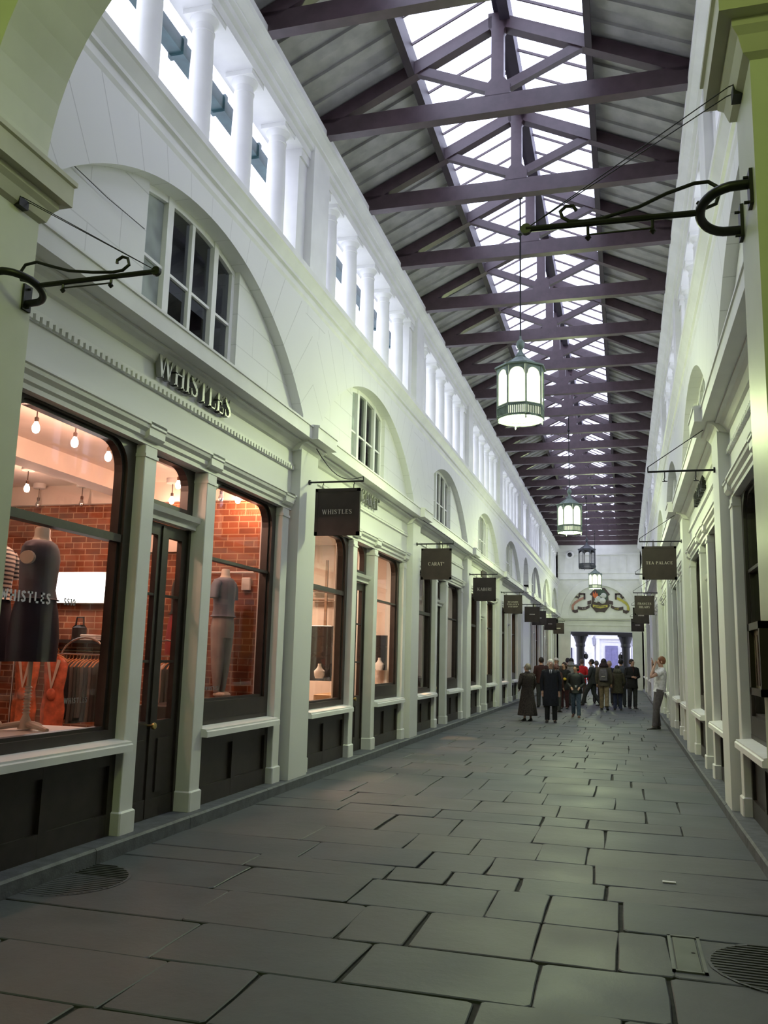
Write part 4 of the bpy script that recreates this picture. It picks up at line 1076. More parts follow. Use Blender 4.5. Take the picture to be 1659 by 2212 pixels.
# warm bulbs
def make_pendant(lit):
    e = empty('pendant_bulb', (0, 0, 0), '', 'light')
    b = MB(); b.lathe([(.085, 0), (.085, -.06), (.075, -.07), (.01, -.072)], n=20); b.build('ceiling_rose', M_WHITE, e)
    b = MB(); b.tube([(0, 0, -.07), (0, 0, -.2)], .006, 6); b.lathe([(.018, -.24), (.02, -.2), (.008, -.19)], n=10); b.build('cord', mat('brown_flex', (.10, .05, .03), .5), e)
    b = MB(); b.lathe([(.004, -.345), (.025, -.335), (.036, -.305), (.033, -.28), (.018, -.25), (.014, -.235)], n=14); b.build('bulb', E_BULB if lit else M_CHROME, e, smooth=True)
    return e
PB = make_pendant(True); PU = make_pendant(False); used = {True: 0, False: 0}
bl = [(-5.12, 6.43, True, 'first of the row of three glowing bulbs at the nearest shop window'), (-5.10, 6.98, True, 'middle of the row of three glowing bulbs at the nearest shop window'), (-5.12, 7.58, True, 'last of the row of three glowing bulbs at the nearest shop window'),
      (-7.2, 8.98, True, 'glowing bulb deep in the nearest shop, at the pier edge'), (-7.85, 10.05, False, 'unlit pendant lamp deep in the nearest shop, left one'), (-7.15, 10.05, False, 'unlit pendant lamp deep in the nearest shop, right one'),
      (-5.13, 9.07, True, 'glowing bulb high in the fanlight of the nearest shop door'), (-5.75, 10.02, True, 'glowing bulb low in the fanlight of the nearest shop door'),
      (-5.0, 9.95, False, 'unlit pendant at the top of the second window of the nearest shop'), (-4.83, 10.1, True, 'glowing bulb against the brick in the second window, left one'), (-4.62, 10.15, True, 'glowing bulb against the brick in the second window, right one')]
for x, y, lit, lab in bl:
    src = PB if lit else PU; o = src if not used[lit] else copy_tree(src); used[lit] += 1
    o.location = (x, y, 3.95 if y < 10.2 else 3.68); tag(o, lab, 'light', 'bare bulb pendants in the nearest shop')
    if lit:
        l = bpy.data.lights.new('bulb_light', 'POINT'); l.energy = 17 if y < 9.9 else 4; l.color = (1, .52, .38); l.shadow_soft_size = .06
        lo = bpy.data.objects.new('bulb_light', l); COL.objects.link(lo); lo.location = (x, y, 3.52)
# display platforms
b = MB(side_T(-1)); b.bbox(.42, 1.15, 4.75, 6.82, .12, 1.0, .01); tag(b.build('display_platform', M_WHITE), 'white display platform in the nearest shop window', 'platform')
b = MB(side_T(-1)); b.bbox(.42, .86, 8.2, 10.25, .12, 1.12, .01); tag(b.build('display_platform', M_DARK), 'dark display platform in the second window of the nearest shop', 'platform')
e = empty('lightbox', (-7.3, 10.27, 2.51), 'glaring white lit panel on the brick wall of the nearest shop', 'lightbox')
b = MB(); b.box(-.55, .55, -.1, .03, -.21, .21); b.build('case', M_WHITE, e)
b = MB(); b.box(-.53, .53, -.105, -.1, -.19, .14); b.build('lit_face', E_BOX, e)
l = bpy.data.lights.new('lightbox_light', 'AREA'); l.energy = 14; l.size = 1.0; l.shape = 'RECTANGLE'; l.size_y = .3; l.color = (1, .9, .82)
lo = bpy.data.objects.new('lightbox_light', l); COL.objects.link(lo); lo.location = (-7.3, 10.1, 2.5); lo.rotation_euler = (PI / 2, 0, 0)
e = empty('wall_shelf', (-7.5, 10.3, 1.78), 'long dark wall shelf on the brick wall under the lit panel', 'shelf')
b = MB(); b.box(-1.2, 1.0, -.35, 0, -.02, .02); b.build('board', M_DARK, e); b = MB(); b.tube([(-1.2, -.2, -.12), (1.0, -.2, -.12)], .013, 8); b.build('rail', M_CHROME, e)
b = MB(); 
for i in range(3): b.bbox(-.12, .12, -.1, .1, .0 + i * .025, .024 + i * .025, .008)
o = b.build('folded_shirt', M_WHITE); o.location = (-6.85, 10.1, 1.80); tag(o, 'folded white garment on the dark wall shelf', 'clothes')
b = MB(); b.bbox(-.1, .1, -.06, .06, 0, .2, .04); b.tube([(-.06, 0, .2), (-.05, 0, .3), (.05, 0, .3), (.06, 0, .2)], .012, 6); o = b.build('handbag', M_DARK); o.location = (-7.05, 10.1, 1.80); tag(o, 'black handbag standing on the dark wall shelf', 'bag')
b = MB(); b.box(-6.75, -5.7, 10.24, 10.29, 3.0, 3.3); tag(b.build('pelmet_panel', M_SHOPW), 'plain pinkish panel high on the brick wall behind the door', 'panel')
e = empty('wall_sensor', (-4.72, 10.28, 2.58), 'small white box on a rail, on the brick in the second window', 'sensor'); b = MB(); b.bbox(-.06, .06, -.05, 0, -.09, .07, .008); b.build('box', M_WHITE, e); b = MB(); b.tube([(-.5, -.03, .14), (.1, -.03, .14)], .012, 8); b.build('rail', M_WHITE, e)
# mannequins -------------------------------------------------------
def lerp(a, b, t): return a + (b - a) * t
def oval(cx, cy, z, rx, ry, n=18, rot=0):
    c, s = math.cos(rot), math.sin(rot)
    return [(cx + rx * math.cos(2 * PI * j / n) * c - ry * math.sin(2 * PI * j / n) * s, cy + rx * math.cos(2 * PI * j / n) * s + ry * math.sin(2 * PI * j / n) * c, z) for j in range(n)]
M_MANN = mat('pale_mannequin', (.74, .66, .56), .4, var=.04)
M_SLATE = mat('slate_grey_jersey', (.13, .13, .17), .8); M_NAVY = mat('navy_cloth', (.018, .02, .045), .8)
def torso_secs(z, sc=1.0): pass
def mannequin(loc, rz, lab, top, skirt=None, hem=1.02, trousers=None, stand=False, sleeves=True, sc=(1, 1, 1)):
    e = empty('mannequin', loc, lab, 'mannequin', 'headless shop mannequins', rz=rz); e.scale = sc
    if not sleeves:
        b = MB(lambda x, y, z: (z, x, y)); b.lathe([(.001, -.02), (.05, -.018), (.055, 0), (.05, .015), (.001, .02)], (0, 1.31, -.19), 16); b.build('arm_cap', M_MANN, e)
    # neck and bust
    b = MB(); b.loft([oval(0, 0, z, rx, ry) for z, rx, ry in ((.86, .15, .105), (1.0, .13, .09), (1.15, .145, .10), (1.28, .165, .11), (1.38, .175, .10), (1.44, .13, .085), (1.47, .075, .065), (1.50, .055, .055), (1.56, .052, .052), (1.575, .045, .045))]); b.build('torso', M_MANN, e, smooth=True)
    b = MB(); b.loft([oval(0, 0, z, rx, ry) for z, rx, ry in ((hem, .20, .15), (1.0 if hem < 1 else hem + .01, .17, .13), (1.08, .155, .115), (1.2, .17, .12), (1.32, .185, .125), (1.40, .19, .11), (1.445, .15, .095), (1.465, .085, .075))]); b.build('top', top, e, smooth=True)
    for s in ((-1, 1) if sleeves else ()):
        b = MB(); b.tube([(s * .16, 0, 1.40), (s * .215, 0, 1.34), (s * .23, -.0, 1.2)], [.06, .06, .055], 10); b.build('sleeve', top, e, smooth=True)
    if skirt:
        b = MB(); b.loft([oval(0, 0, z, rx, ry) for z, rx, ry in ((.52, .20, .16), (.7, .21, .165), (.9, .19, .145), (1.05, .155, .115))]); b.build('skirt', skirt, e, smooth=True)
    if trousers:
        b = MB(); b.loft([oval(0, 0, z, rx, ry) for z, rx, ry in ((.72, .18, .12), (.84, .185, .13), (1.0, .16, .115))]); b.build('waist', trousers, e, smooth=True)
        for s in (-1, 1):
            b = MB(); b.loft([oval(s * lerp(.06, .09, z / .85), 0, z, r, r * .95, 14) for z, r in ((.06, .035), (.12, .045), (.3, .07), (.5, .085), (.7, .095), (.85, .10))]); b.build('trouser_leg', trousers, e, smooth=True)
            b = MB(); b.ell((s * .06, -.04, .035), (.035, .09, .035)); b.build('foot', M_MANN, e, smooth=True)
    if stand:
        b = MB(); b.tube([(0, 0, .05), (0, 0, 1.0)], .016, 10); b.build('pole', M_MANN, e)
        b = MB(); 
        for i in range(9): b.lathe([(.018, .0), (.028, .01), (.018, .02)], (0, 0, .12 + i * .024), 12)
        b.lathe([(.05, 0.01), (.04, .06), (.018, .12)], n=12)
        for a in (0, 2.1, 4.2): b.tube([(0, 0, .05), (.14 * math.cos(a), .14 * math.sin(a), .03), (.24 * math.cos(a), .24 * math.sin(a), .012)], [.025, .022, .016], 8)
        b.build('base', M_MANN, e, smooth=True)
    return e
M_STRIPE, _nt_ = _nt('black_white_stripes')
_o = _n(_nt_, 'ShaderNodeOutputMaterial'); _b = _n(_nt_, 'ShaderNodeBsdfPrincipled'); _t = _n(_nt_, 'ShaderNodeTexCoord'); _w = _n(_nt_, 'ShaderNodeTexWave', bands_direction='Z'); _w.inputs['Scale'].default_value = 9
_nt_.links.new(_t.outputs['Object'], _w.inputs['Vector']); _nt_.links.new(mixc(_nt_, math_n(_nt_, 'GREATER_THAN', _w.outputs['Fac'], .42), (.02, .02, .03), (.72, .68, .62)), _b.inputs['Base Color']); _nt_.links.new(_b.outputs[0], _o.inputs[0])
m1 = mannequin((-4.86, 6.32, 1.0), PI / 2 + .25, 'headless window mannequin in a slate grey top and dark skirt, on a pole', M_SLATE, M_NAVY, stand=True, hem=1.0, sleeves=False, sc=(1.3, 1.2, 1.09))
mannequin((-5.35, 6.38, 1.0), PI / 2, 'mannequin in a black and white striped top at the edge of the near pier', M_STRIPE, M_NAVY, stand=True, sc=(1.0, 1, 1.07))
mannequin((-5.38, 9.78, 1.12), PI / 2 + .2, 'mannequin in a black top and red skirt seen through the door glass', mat('black_jersey', (.02, .022, .018), .8), mat('dark_red_cloth', (.30, .03, .035), .8))
mannequin((-4.80, 9.80, 1.14), PI / 2 - .1, 'mannequin in a grey blue blouse and pale trousers in the second window', mat('grey_blue_chiffon', (.20, .22, .28), .7), trousers=mat('pale_grey_voile', (.42, .38, .36), .8), hem=.98)
for o in [x for x in COL.objects if x.name.startswith('mannequin') and 'red skirt' in x.get('label', '')]:
    b = MB(); b.tube([(.22, 0, 1.22), (.26, -.05, 1.05), (.16, -.2, .98), (.02, -.22, 1.0)], [.04, .036, .03, .022], 10); b.ell((-.01, -.22, 1.0), (.05, .025, .03)); b.build('arm', M_MANN, o, smooth=True)
# garment rails ------------------------------------------------------
def rail(loc, w, arch, lab):
    e = empty('clothes_rail', loc, lab, 'clothes rail')
    b = MB(); pts = [(-w, 0, 0), (-w, 0, 1.45)] + [(-w * math.cos(PI * i / 10), 0, 1.45 + (.24 if arch else .06) * math.sin(PI * i / 10)) for i in range(1, 10)] + [(w, 0, 1.45), (w, 0, 0)]
    b.tube(pts, .011, 8); b.build('hoop', M_CHROME, e)
    b = MB(); b.tube([(-w, 0, 1.5), (w, 0, 1.5)], .010, 8); b.build('bar', M_CHROME, e)
    b = MB(); b.box(-w - .02, w + .02, -.1, .1, -.0, .02); b.build('foot_plate', M_CHROME, e)
    return e
M_HANG = mat('orange_wood_hanger', (.42, .17, .06), .45)
def garment(loc, rz, m, drop, w, lab, grp, dress=False):
    e = empty('hanging_garment', loc, lab, 'clothes', grp, rz=rz)     # origin at the hook
    b = MB(); b.tube([(0, 0, 0), (.02, 0, -.015), (.015, 0, -.05), (0, 0, -.07)], .004, 6)
    b.tube([(-w, 0, -.15), (-w * .5, 0, -.095), (0, 0, -.07), (w * .5, 0, -.095), (w, 0, -.15)], [.008, .012, .013, .012, .008], 6); b.build('hanger', M_HANG, e)
    b = MB(); n = 16
    def sec(z, rx, ry, wob): return [(rx * math.cos(2 * PI * j / n), (ry + wob * math.sin(j * 2.4)) * math.sin(2 * PI * j / n), z) for j in range(n)]
    S = [(-.085, .05, .03, 0), (-.11, w * .7, .035, 0), (-.16, w * 1.02, .04, .002), (-.3, w * .95, .045, .006), (-.45, w * (.78 if dress else .93), .045, .008), (-.45 - (drop - .45) * .5, w * (1.02 if dress else .95), .05, .012), (-drop, w * (.92 if dress else 1.0), .05, .014)]
    b.loft([sec(*q) for q in S][::-1]); cl = b.build('cloth', m, e, smooth=True)
    if dress:
        b = MB(); b.prism([(-.09, -.052, -.13), (0, -.058, -.46), (.09, -.052, -.13), (.05, -.055, -.12), (0, -.058, -.38), (-.05, -.055, -.12)], (0, .004, 0)); b.build('neckline', M_MANN, cl)
        b = MB(); b.ell((0, -.05, -.5), (.06, .02, .07)); b.build('knot', m, cl, smooth=True)
    return e
M_CORAL = mat('coral_orange_satin', (.66, .16, .08), .35, var=.35, scale=9); M_CORAL2 = mat('burnt_orange_satin', (.62, .18, .08), .35, var=.4, scale=9)
rail((-6.32, 8.35, .12), .32, False, 'clothes rail holding the two orange dresses in the nearest shop')
garment((-6.42, 8.3, 1.68), 0, M_CORAL2, .86, .16, 'draped burnt orange dress on a hanger, left of the pair', 'orange dresses on the rail', True)
garment((-6.05, 8.3, 1.68), 0, M_CORAL, .86, .15, 'draped coral red dress with a knotted waist, right of the pair', 'orange dresses on the rail', True)
rail((-5.93, 8.62, .12), .30, True, 'chrome arched clothes rail packed with dark garments in the nearest shop')
cols = [(.05, .048, .045), (.07, .065, .06), (.10, .095, .09), (.04, .04, .045), (.13, .12, .11)]
for i in range(11):
    m = mat('grey_garment_%d' % (i % 5), cols[i % 5], .85)
    garment((-6.17 + i * .047, 8.62, 1.63), PI / 2 + random.uniform(-.06, .06), m, .72 + random.uniform(-.04, .05), .17, '%s dark grey garment from the left on the arched rail' % ORD[i].replace('nearest', 'first'), 'dark garments on the arched rail')
o = garment((-5.60, 8.62, 1.60), PI / 2, mat('cream_knit', (.72, .66, .55), .9), .78, .17, 'cream garment at the right end of the arched rail', 'dark garments on the arched rail')
rail((-5.27, 9.3, .12), .24, True, 'arched rail with pale garments, seen through the door glass')
for i in range(5):
    garment((-5.40 + i * .06, 9.3, 1.62), PI / 2, mat('pale_pink_garment', (.66, .52, .46), .85) if i < 3 else mat('grey_garment_1', cols[1], .85), .68, .16, '%s garment from the left on the rail behind the door' % ['first pale', 'second pale', 'third pale', 'fourth dark', 'last dark'][i], 'garments on the rail behind the door')
rail((-7.15, 8.2, .12), .45, False, 'clothes rail with navy garments at the left of the nearest shop')
for i in range(8):
    garment((-7.5 + i * .085, 8.2, 1.60), PI / 2, mat('navy_garment', (.02, .022, .035), .85), .95, .17, '%s navy garment from the left on the far left rail' % ORD[i].replace('nearest', 'first'), 'navy garments on the left rail')
# words on the window glass
T = side_T(-1)
def glass_word(s, size, u, z, lab, m, sp=.1):
    b = MB(T); text_into(b, s, size, .002, lambda a, q, d: (.258 - d, u + a, z + q), serif=False, sp=sp)
    tag(b.build('window_lettering', m), lab, 'lettering')
M_VINYL = mat('white_vinyl', (.70, .68, .74), .5, var=.03); M_VIN2 = mat('grey_vinyl', (.22, .21, .22), .6, var=.03)
glass_word('WHISTLES', .085, 5.54, 2.02, 'bold white shop name on the glass of the nearest shop window', M_VINYL, .14)
glass_word('SS10', .055, 6.08, 2.03, 'small pale figures on the glass after the bold white name', M_VIN2, .1)
glass_word('WHISTLES', .045, 6.27, 1.24, 'faint small grey shop name low on the nearest shop window glass', M_VIN2, .16)
glass_word('WHISTLES', .045, 8.72, 1.27, 'faint small grey shop name low on the second window glass', M_VIN2, .16)
# ---- second shop: jewellery displays
T = lambda x, y, z: (x, y, z)
b = MB(); b.box(-4.5, -4.7, 11.3, 13.1, .12, .95); b.bbox(-5.5, -4.42, 11.25, 13.15, .12, .95, .01); tag(b.build('display_counter', mat('honey_wood', (.40, .25, .12), .5)), 'honey coloured wooden counter in the second left shop window', 'counter')
b = MB(); b.bbox(-5.3, -4.42, 14.55, 16.4, .12, 1.0, .01); tag(b.build('display_counter', mat('honey_wood', (.4, .25, .12))), 'wooden counter in the far window of the second left shop', 'counter')
for x, y, z0, z1, w, lab in ((-5.05, 14.0, 1.25, 2.18, .70, 'tall dark glass display panel in the near window of the second left shop'), (-4.62, 16.62, 1.42, 2.10, .52, 'dark green display panel in the far window of the second left shop')):
    e = empty('jewellery_screen', (x, y, z0), lab, 'display'); b = MB(); b.bbox(-w / 2, w / 2, -.03, .03, 0, z1 - z0, .01); b.build('panel', mat('black_glass', (.012, .012, .016), .08), e)
    b = MB(); 
    for q in (-w / 2 + .05, w / 2 - .05): b.box(q - .015, q + .015, -.015, .015, .12 - z0, 0)
    b.build('leg', M_CHROME, e)
def bust(loc, lab):
    e = empty('necklace_bust', loc, lab, 'display bust', 'white display busts in the second shop')
    b = MB(); b.loft([oval(0, 0, z, rx, ry) for z, rx, ry in ((0, .07, .05), (.05, .09, .05), (.12, .095, .055), (.16, .05, .04), (.2, .03, .03), (.24, .028, .028))]); b.build('form', M_WHITE, e, smooth=True)
bust((-4.90, 13.7, 1.30), 'small white display bust before the tall dark panel in the second shop'); bust((-4.60, 16.3, 1.42), 'small white display bust in the far window of the second shop')
for x, y, lab in ((-5.35, 13.3, 'left'), (-5.05, 14.2, 'middle'), (-5.05, 16.0, 'right')):
    e = empty('downlight', (x, y, 3.95), '%s of three bright ceiling downlights in the second left shop' % lab, 'light', 'downlights in the second shop')
    b = MB(); b.lathe([(.06, 0), (.09, -.005), (.09, -.02), (.06, -.025)], n=16); b.build('rim', M_CHROME, e); b = MB(); b.lathe([(.001, -.012), (.06, -.012)], n=16); b.build('lens', E_SPOT, e)
for z, lab in ((2.98, 'upper'), (2.8, 'lower')):
    b = MB(); b.box(-6.2, -5.4, 16.55, 16.8, z - .012, z + .012); tag(b.build('wall_shelf', mat('brown_shelf', (.25, .15, .09), .5)), '%s thin brown shelf on the end wall of the second left shop' % lab, 'shelf')
b = MB(); b.box(-5.85, -5.8, 16.5, 16.55, 2.2, 3.6); tag(b.build('shelf_upright', mat('brown_shelf', (.25, .15, .09))), 'brown upright crossing the thin shelves in the second left shop', 'shelf')
# counters in the farther left shops
for k in range(2, 8):
    y0, y1 = BAYS[k]
    b = MB(side_T(-1)); b.bbox(.5, 1.3, y0 + .3, y0 + 2.0, .12, 1.2, .01); b.bbox(.5, 1.3, y1 - 2.0, y1 - .3, .12, 1.2, .01)
    tag(b.build('display_counter', mat('dark_counter', (.06, .045, .04), .5)), 'pair of dark window counters in the %s left shop' % SHOP[k], 'counter')
# right: first shop window graphic
e = empty('window_graphic', (1.42, 9.4, 1.1), 'blue and lime green printed sheet inside the nearest right shop window', 'poster')
b = MB(); b.box(0, .02, -1.55, .50, 0, 2.45); b.build('sheet', mat('blue_print', (.02, .16, .55), .4, var=.3, scale=1.2, tint=(.03, .22, .70)), e)
b = MB(); b.prism([(-.004, .5, .95), (-.004, .30, 1.2), (-.004, .36, 1.9), (-.004, .5, 1.8)], (.004, 0, 0)); b.prism([(-.004, -.5, .6), (-.004, -.1, 1.2), (-.004, -.3, 2.0), (-.004, -.7, 1.4)], (.004, 0, 0)); b.build('lime_shape', mat('lime_print', (.42, .50, .03), .4), e)
b = MB(); b.box(-.003, 0, -1.5, .5, -.0, .95); b.build('grey_band', mat('grey_blue_print', (.10, .13, .20), .4), e)
# ================================================================== PEOPLE
SKIN = mat('skin', (.56, .33, .25), .55, var=.06)
def cloth(name, c, rough=.9): return mat(name, c, rough, var=.22, scale=16, bump=.25, bscale=90)
def person(loc, rz, H, lab, top, legs, shoes=(.02, .018, .018), hair=(.03, .02, .016), hairlen=0, top_hem=.86, coat_flare=1.0, arms=None, leg_pose=None, lean=0., skirt=None, hood=None,
           collar=None, tie=None, bare_arms=False, bag=None, glasses=False, holds=None, head_turn=0., bald=False, width=1.0, shirt=None, cap=None, sleeve=None):
    """figure facing its own +y; joints in metres for a 1.75 m figure, scaled to H"""
    S = H / 1.75
    e = bpy.data.objects
    lg = leg_pose or dict(l=((-.10, .02, .50), (-.105, -.02, .085)), r=((.10, .02, .50), (.105, -.02, .085)))
    ar = arms or dict(l=((-.25, -.03, 1.13), (-.24, .07, .90)), r=((.25, -.03, 1.13), (.24, .07, .90)))
    lx = lambda z: lean * max(0, z - .9)      # lean forwards with height
    hd = Vector((0, .035 + lx(1.64), 1.63)); nk = Vector((0, .0 + lx(1.48), 1.49))
    # ---- one continuous skinned body
    V = []; R = []; E = []
    def v(p, r, par=None):
        V.append(Vector(p) * S); R.append((r * S, r * S))
        if par is not None: E.append((par, len(V) - 1))
        return len(V) - 1
    pel = v((0, lx(.95), .95), .12)
    sp = v((0, lx(1.15), 1.15), .11, pel); ch = v((0, lx(1.34), 1.34), .12, sp); n0 = v(nk, .052, ch)
    h0 = v(hd + Vector((0, .005, -.07)), .062, n0); h1 = v(hd + Vector((0, 0, .0)), .083, h0); h2 = v(hd + Vector((0, -.012, .06)), .078, h1); v(hd + Vector((0, -.015, .105)), .035, h2)
    f = lambda ang: Vector((math.sin(head_turn) * -.1, math.cos(head_turn) * .1, 0))
    fd = Vector((-math.sin(head_turn), math.cos(head_turn), 0))
    v(hd + fd * .105 + Vector((0, 0, -.015)), .011, h1)                       # nose
    for s, key in ((-1, 'l'), (1, 'r')):
        sh = v((s * .175 * width, lx(1.42), 1.415), .058, ch)
        el, wr = ar[key]; el = Vector(el); wr = Vector(wr)
        a = v(el, .042, sh); w = v(wr, .030, a); d = (wr - el).normalized()
        side = d.cross(Vector((0, 1, 0)));
        if side.length < .1: side = d.cross(Vector((1, 0, 0)))
        side.normalize(); pn = side.cross(d).normalized()
        pm = v(wr + d * .055, .030, w)
        for q, ln in ((-1.5, .062), (-.5, .075), (.5, .07), (1.5, .055)):
            b0 = v(wr + d * .09 + side * q * .017, .0095, pm); b1 = v(wr + d * (.09 + ln * .55) + side * q * .018 + pn * .008, .0085, b0); v(wr + d * (.09 + ln) + side * q * .018 + pn * .026, .007, b1)
        t0 = v(wr + d * .045 + side * -s * .036 + pn * .012, .010, w); v(wr + d * .085 + side * -s * .044 + pn * .02, .008, t0)
        kn, an = lg[key]; kn = Vector(kn); an = Vector(an)
        hp = v((s * .09, lx(.9), .90), .088, pel); k = v(kn, .058, hp); an_ = v(an, .038, k)
        v(an + Vector((0, .07, -.045)), .022, an_)
    me = bpy.data.meshes.new('person'); me.from_pydata([tuple(p) for p in V], E, []); me.materials.append(SKIN)
    me.attributes.new('tmp', 'FLOAT', 'POINT')
    o = bpy.data.objects.new('person', me); COL.objects.link(o); o.location = loc; o.rotation_euler = (0, 0, rz)
    m = o.modifiers.new('Skin', 'SKIN'); m.use_smooth_shade = True
    if not me.skin_vertices: 
        bpy.context.view_layer.update()
    if me.skin_vertices:
        for i, sv in enumerate(me.skin_vertices[0].data): sv.radius = R[i]; sv.use_root = (i == 0)
    ss = o.modifiers.new('Sub', 'SUBSURF'); ss.levels = 1; ss.render_levels = 1
    tag(o, lab, 'person')
    Z = lambda *p: tuple(q * S for q in p)
    def part(b, name, m, sm=True): return b.build(name, m, o, smooth=sm)
    B = lambda: MB(Z)
    # ---- hair, eyes
    HM = mat('hair_%d_%d_%d' % tuple(int(c * 200) for c in hair), hair, .6, var=.25, scale=30)
    if not cap or hairlen:
        b = B(); b.ell((hd.x - fd.x * .034, hd.y - fd.y * .034, hd.z + .030), (.096, .100, .112), 16, 8, -.8, 1.0, 0)
        if hairlen:
            b.loft([oval(hd.x - fd.x * q, hd.y - fd.y * q, hd.z + z, rx, ry, 14) for z, rx, ry, q in ((-hairlen, .07, .045, .06), (-hairlen * .5, .10, .06, .055), (0, .105, .075, .04), (.05, .1, .08, .03))])
        part(b, 'hair', HM)
    if cap:
        b = B(); b.ell((hd.x, hd.y - .012, hd.z + .03), (.100, .108, .105), 16, 6, .05, 1.0); part(b, 'cap', cap)
    b = B()
    for s in (-1, 1):
        p = hd + fd * .092 + Vector((fd.y, -fd.x, 0)) * s * .034 + Vector((0, 0, .008)); b.ell(p, (.010, .010, .007), 8, 4)
    part(b, 'eyes', mat('dark_eye', (.03, .02, .02), .3))
    b = B()
    for s in (-1, 1):
        p = hd - fd * .01 + Vector((fd.y, -fd.x, 0)) * s * .09 + Vector((0, 0, -.005)); b.ell(p, (.014, .018, .03), 8, 5)
    part(b, 'ears', SKIN)
    b = B(); p = hd + fd * .088 + Vector((0, 0, -.055)); b.ell(p, (.024, .024, .005), 10, 4); part(b, 'mouth', mat('lips', (.40, .17, .15), .5))
    if glasses:
        b = B()
        for s in (-1, 1):
            p = hd + fd * .105 + Vector((fd.y, -fd.x, 0)) * s * .036 + Vector((0, 0, .008)); b.tube([p + Vector((.026 * math.cos(a), 0, .02 * math.sin(a))) for a in [2 * PI * i / 10 for i in range(11)]], .004, 5)
        part(b, 'glasses', M_IRON)
    # ---- legs
    if legs:
        for s, key in ((-1, 'l'), (1, 'r')):
            kn, an = lg[key]; b = B(); h = Vector((s * .088, lx(.93), .95)); kn = Vector(kn); an = Vector(an)
            b.tube([h, h.lerp(kn, .5), kn, kn.lerp(an, .5), an + Vector((0, -.005, -.015))], [.108, .098, .078, .072, .068], 14); part(b, 'trouser_leg', legs)
    for s, key in ((-1, 'l'), (1, 'r')):
        kn, an = lg[key]; an = Vector(an); b = B(); zz = an.z - .085; sl = (an - Vector(kn)); pitch = 0
        heel = an + Vector((0, -.06, -.04)); toe = an + Vector((s * .02, .19, -.055 if an.z < .12 else -.10))
        secs = []
        for t, w, h in ((0, .030, .05), (.12, .042, .085), (.35, .042, .085), (.6, .050, .05), (.85, .046, .04), (1, .02, .025)):
            c = heel.lerp(toe, t); z0 = c.z - .04; secs.append([(c.x + w * math.cos(a), c.y, z0 + .045 * 0 + h * .5 + h * .5 * math.sin(a)) for a in [2 * PI * i / 12 for i in range(12)]])
        b.loft(secs); part(b, 'shoe', mat('shoe_%d_%d' % (int(shoes[0] * 255), int(shoes[2] * 255)), shoes, .45))
    if skirt:
        m, hem, fl = skirt; b = B(); b.loft([oval(0, lx(z), z, rx, ry, 20) for z, rx, ry in ((hem, .17 * fl, .15 * fl), (hem + .01, .175 * fl, .155 * fl), (.85, .175, .14), (1.02, .15, .115))]); part(b, 'skirt', m)
    # ---- top garment following the trunk
    wd = width
    secs = []
    for z, rx, ry in ((top_hem, .185 * coat_flare, .155 * coat_flare), (top_hem + .012, .19 * coat_flare, .16 * coat_flare), (lerp(top_hem, .95, .6) if top_hem < .9 else top_hem + .03, .185 * lerp(coat_flare, 1, .6), .145 * lerp(coat_flare, 1, .6)), (max(1.0, top_hem + .05), .178, .138), (1.15, .18, .14), (1.28, .198, .145), (1.37, .205, .135), (1.425, .185, .11), (1.46, .12, .085), (1.495, .075, .07)):
        secs.append([(x + random.uniform(-.004, .004), y + random.uniform(-.004, .004), zz) for x, y, zz in oval(0, lx(z), z, rx * wd, ry * wd, 22)])
    b = B(); b.loft(secs); part(b, 'coat' if top_hem < .85 else 'jacket', top)
    for s, key in ((-1, 'l'), (1, 'r')):
        el, wr = Vector(ar[key][0]), Vector(ar[key][1]); sh = Vector((s * .172 * wd, lx(1.42), 1.40)); b = B()
        top0 = Vector((s * .12 * wd, lx(1.42), 1.42))
        if bare_arms: b.tube([top0, sh, sh.lerp(el, .5)], [.07, .075, .068], 12)
        else: b.tube([top0, sh, sh.lerp(el, .5), el, el.lerp(wr, .5), wr - (wr - el).normalized() * .01], [.07, .078, .068, .060, .053, .046], 12)
        part(b, 'sleeve', sleeve or top)
    if shirt:
        b = B(); b.prism([(-.045, .118, 1.47), (0, .152, 1.28), (.045, .118, 1.47)], (0, .012, 0)); part(b, 'shirt_front', shirt, False)
    if tie:
        b = B(); b.prism([(-.012, .135, 1.46), (-.02, .168, 1.31), (0, .172, 1.28), (.02, .168, 1.31), (.012, .135, 1.46)], (0, .008, 0)); part(b, 'tie', tie, False)
    if collar:
        b = B(); b.loft([oval(0, lx(z) + .0, z, rx, ry, 16) for z, rx, ry in ((1.41, .13, .11), (1.45, .115, .10), (1.50, .085, .08), (1.52, .075, .07))]); part(b, 'collar', collar)
    if hood:
        b = B(); b.loft([oval(hd.x, hd.y - .06, hd.z + z, rx, ry, 16) for z, rx, ry in ((-.17, .15, .09), (-.12, .17, .12), (-.05, .13, .10), (0.02, .07, .06))]); part(b, 'hood', hood)
    if bag:
        b = B(); b.loft([[(x, -.15 - dy + y, z) for x, y in ((-w, .03), (-w * .8, -.03), (w * .8, -.03), (w, .03), (w, .1), (-w, .1))] for z, w, dy in ((.98, .12, .03), (1.02, .15, .09), (1.2, .155, .10), (1.36, .13, .07), (1.42, .09, .02))])
        bp = part(b, 'backpack', bag)
        b = B(); b.box(-.06, .06, -.30, -.27, 1.14, 1.16); part(b, 'backpack_zip', M_LET, False).parent = bp
    return o
BLK = cloth('black_wool', (.014, .014, .016)); NVY = cloth('dark_navy_wool', (.012, .013, .022)); JEAN = cloth('blue_denim', (.085, .12, .18)); DJEAN = cloth('dark_blue_denim', (.03, .035, .085))
FUR = mat('dark_brown_fur', (.045, .034, .030), .95, var=.5, scale=30, bump=.8, bscale=70); KHA = cloth('khaki_cotton', (.21, .16, .11)); CHAR = cloth('charcoal_cloth', (.04, .042, .046))
